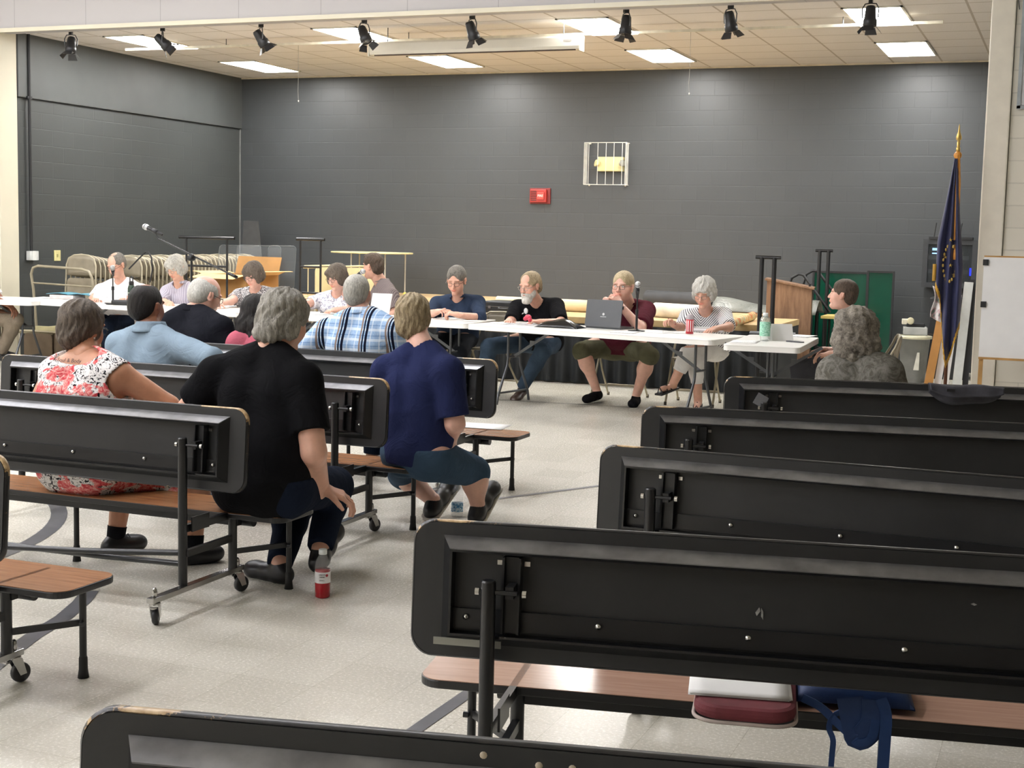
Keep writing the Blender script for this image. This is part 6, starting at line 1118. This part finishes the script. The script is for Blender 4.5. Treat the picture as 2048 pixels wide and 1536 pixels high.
panel('man in a navy shirt and glasses looking down at his joined hands',184,915,665,12.72,(913,560,12.42),(917,597,12.56),(874,608,12.58),(956,606,12.60),skinc=SK_F,hairk='short',hairmat=H_salt,shirt=C_navy,pants=C_bjeans,pleg=1.95,shoes=(S_bk,),w=1.08,face=(2,-20),gl=(m_wireg,),collar=C_navy,sleeve='roll',hs=1.1,elR=(862,628,12.36),wrR=(874,624,12.16),elL=(960,636,12.34),wrL=(916,630,12.12),handsR=dict(d=(.85,-.4,.25),n=(0,.3,-1),curl=(45,60,40),thumb=1),handsL=dict(d=(-.9,-.3,.2),n=(0,.3,-1),curl=(45,60,40),thumb=-1),knR=(862,694,12.28),knL=(918,706,12.25),anR=(868,790,12.45),anL=(905,798,12.4),toR=(862,802,12.3),toL=(900,812,12.25),hseed=16,stub=(.3,(.6,.55,.52)))
ob8=panel('man with a white beard and a black t-shirt bearing a white drawing',176,1082,690,12.80,(1060,571,12.42),(1075,606,12.56),(1034,616,12.58),(1112,612,12.60),skinc=SK_F,hairk='combed',hairmat=H_sand,shirt=C_black,pants=C_jeans,pleg=1.97,shoes=(S_br,),w=1.12,fat=.3,face=(-14,-14),gl=(m_wires,'round'),beard=H_white,hs=1.08,elR=(1022,644,12.36),wrR=(1018,642,12.18),elL=(1122,646,12.34),wrL=(1082,644,12.10),handsR=dict(d=(.3,-.9,0),n=(0,0,-1),curl=(20,25,20),thumb=1),handsL=dict(d=(-.85,-.5,.1),n=(0,.1,-1),curl=(50,60,40),thumb=-1),knR=(978,694,12.22),anR=(965,775,12.35),toR=(958,790,12.2),knL=(1086,702,12.30),anL=(1044,775,12.42),toL=(1030,800,12.26),hseed=17,slv=.85,socks=(S_sock,.10))
S,F,U,c,L,Mx=ob8[2]; l8=ob8[1]
def chest(x,y,dz=0): 
    a=Py(x,y,12.40); return ob8[0].matrix_world.inverted()@a
bpy.context.view_layer.update(); so=[h for h in ob8[0].children if h.name.startswith('shirt')][0]; mi8=ob8[0].matrix_world.inverted(); mwhite=mat('white_shirt_print','e8e8e6',.8)
def onshirt(x,y,mi,so,Y0=12.0):
    o=mi@Vector((0,0,H)); tgt=mi@Py(x,y,12.4); d=(tgt-o).normalized(); ok,loc,nr,i=so.ray_cast(o,d); return (loc+nr*.004) if ok else tgt
g=G(); pts=[(1068,618),(1072,609),(1076,614),(1079,612),(1078,618),(1074,621),(1070,620),(1068,618)]; g.tube([onshirt(x,y,mi8,so) for x,y in pts],.0035,5); g.tube([onshirt(x,y,mi8,so) for x,y in((1070,620),(1067,623),(1064,622),(1066,627))],.003,5); g.build('shirt_drawing',mwhite,so)
g=G(); g.ball(onshirt(1051,622,mi8,so),(.026,.008,.032),12); g.cyl(onshirt(1047,626,mi8,so),onshirt(1044,628,mi8,so),.006,n=6); g.build('round_badge',mwhite,so)
q=Py(1057,631,12.06); g=G(); g.ball((0,0,0),(.034,.026,.026),12); g.ball((.022,-.01,-.022),(.022,.022,.022),10); g.ball((-.026,0,-.015),(.022,.02,.022),10); tag(g.build('red_squeeze_toy',mat('coral_red_rubber','d0465a',.4,var=.1,vs=30),loc=(q.x,q.y-.01,TZ+.065)),'bright red crumpled object in the hand of the bearded man','toy')
panel('man with short blond hair, maroon polo and olive shorts resting chin on hand',178,1243,712,12.88,(1246,573,12.32),(1256,612,12.56),(1211,624,12.56),(1292,622,12.58),skinc=SK_P,hairk='short',hairmat=H_bl,shirt=C_maroon,pants=C_olive,pleg=1.08,shoes=(S_knit,),w=1.32,fat=.8,hs=1.14,face=(-2,-1),gl=(m_wireg,),eye='6a7a86',collar=C_maroon,elR=(1192,622,12.20),wrR=(1214,602,12.12),elL=(1280,656,12.16),wrL=(1240,610,12.12),handsR=dict(d=(.75,-.1,-.65),n=(.2,.5,-.6),curl=(30,40,25),thumb=1,s=1.05),handsL=dict(d=(-.55,-.05,.8),n=(-.5,.4,-.5),curl=(50,55,40),thumb=-1,s=1.05),knR=(1164,702,12.42),anR=(1194,782,12.52),toR=(1174,798,12.34),knL=(1298,712,12.40),anL=(1272,792,12.50),toL=(1266,808,12.32),hseed=18,slv=.85,neckr=.064)
g=G(); w_=Py(1240,610,12.12); e_=Py(1280,656,12.16); p=w_.lerp(e_,.12); tag(None) if False else None
g.cyl(p,p+(e_-w_).normalized()*.022,.034,n=18,cap=False); d=(e_-w_).normalized(); g.box(p+d*.011+Vector((-.0,-.034,.008)),(.03,.010,.03)); o=g.build('wristwatch',m_blk); tag(o,'black wristwatch on the wrist of the maroon-polo man','watch')
panel('white-haired woman in a chevron-striped top and white capri trousers, legs crossed',180,1416,705,12.82,(1408,585,12.36),(1412,622,12.54),(1374,634,12.54),(1448,630,12.56),skinc=SK_F,hairk='puffy',hairmat=H_white,shirt=C_chev,pants=C_white,pleg=1.55,shoes=None,w=1.0,s=.96,face=(-4,-22),gl=(m_wires,'round'),hs=1.06,elR=(1362,656,12.30),wrR=(1348,650,12.12),elL=(1458,654,12.30),wrL=(1430,658,12.12),handsR=dict(d=(-.3,-.5,.35),n=(.3,.2,-.8),curl=(40,50,35),thumb=1,s=.95),handsL=relaxed(180,'L',.92),knL=(1376,706,12.26),anL=(1346,768,12.22),toL=(1324,778,12.10),knR=(1392,722,12.38),anR=(1396,800,12.42),toR=(1393,814,12.28),hseed=19,slv=.9)
q=Py(1343,644,12.08); g=G(); g.cyl(q+Vector((-.03,-.01,.03)),q+Vector((.04,0,-.02)),.005,n=8); tag(g.build('pen',mat('red_pen','a8333c',.3)),'red pen held by the woman in the chevron top','pen')
for (ax,ay,aY,tx,ty,tY) in((1346,768,12.22,1322,779,12.08),(1396,802,12.42,1393,816,12.26)):
    a=Py(ax,ay,aY);b=Py(tx,ty,tY); d=(b-a).normalized(); sd=d.cross(Vector((0,0,1))).normalized(); u=sd.cross(d); g=G(); a2=a-d*.03-u*.045; b2=b+d*.045-u*.035; g.bar(a2,b2,.085,.016,up=tuple(u))
    for t1,t2 in((.35,.65),(.65,.35),(.85,.9)): P_=a2.lerp(b2,t1); Q_=a2.lerp(b2,t2); g.tube([P_+sd*.04,P_.lerp(Q_,.5)+u*.065,Q_-sd*.04],.005,6)
    tag(g.build('sandal',m_blk),'black strappy sandal on the %s of the woman in white capri trousers'%('raised foot' if ay<790 else 'planted foot'),'sandal')
panel('man in profile with short dark hair and black shirt by the small table',84,1705,730,12.02,(1686,589,11.96),(1699,632,12.02),(1694,660,12.20),(1706,662,11.84),skinc=SK_P,hairk='short',hairmat=H_br,shirt=C_black,pants=C_grey,pleg=1.95,shoes=(S_bk,),w=1.1,face=(6,4),hs=1.04,elL=(1712,708,11.78),wrL=(1662,708,11.72),elR=(1680,704,12.2),wrR=(1645,700,12.1),handsL=dict(d=(-.9,0,-.1),n=(.3,0,-1),curl=(25,35,25),thumb=-1),handsR=dict(d=(-.8,-.5,-.2),n=(0,0,-1),curl=(30,40,30),thumb=1),hseed=20,slv=.85)
J=sk(Py(-38,640,12.25).x,12.25,-84,.43,neck=(-34,556,12.25),head=(-22,520,12.25),shR=(-26,572,12.08),shL=(-26,568,12.44),elR=(-14,596,12.02),wrR=(18,610,12.06),knR=(32,640,12.12),anR=(2,706,12.15),toR=(22,722,12.1),knL=(24,636,12.4),anL=(6,700,12.4),toL=(26,712,12.4))
person('person in khaki trousers cut off by the left edge of the photo',0,12.25,-84,J,SK_B,'short',H_gb,C_wt,C_khaki,sleeve='short',pleg=1.95,shoes=(S_bk,),w=1.1,group='cropped panel member',h=.009,handsR=dict(d=(.7,0,-.6),n=(0,0,-1),curl=(25,30,20),thumb=1),hseed=21)
c=dup(ch); c.location=(Py(-38,640,12.25).x-.02,12.25,0); c.rotation_euler=(0,0,R(-84)); c['label']='beige folding chair at the left photo edge under the khaki-trousered person'; c['group']='beige folding chairs of the panel'

a=Py(742,586,12.3); b=Py(781,626,12.3); g=G(); wv=(b.x-a.x); g.grid(lambda u,v:(a.x+wv*u+.02*(1-v),12.30-.03*v,a.z+(TZ+.012-a.z)*v),6,8,True,.001); tag(g.build('held_sheet',m_pap),'blank white sheet propped upright in front of the brown-striped-shirt man','paper')
# ================================================================ LIGHT AND VIEW
w=bpy.data.worlds.new('world'); sc.world=w; w.use_nodes=True; w.node_tree.nodes['Background'].inputs[0].default_value=(.9,.92,1,1); w.node_tree.nodes['Background'].inputs[1].default_value=.05
sc.view_settings.view_transform='Standard'; sc.view_settings.look='None'; sc.view_settings.gamma=1; sc.view_settings.use_curve_mapping=False
sc.view_settings.exposure=EXPO
sc.cycles.use_denoising=True; sc.cycles.use_adaptive_sampling=True; sc.cycles.adaptive_threshold=.04; sc.cycles.max_bounces=6; sc.cycles.diffuse_bounces=3; sc.cycles.glossy_bounces=3; sc.cycles.transmission_bounces=6; sc.cycles.transparent_max_bounces=8
sc.cycles.sample_clamp_indirect=6
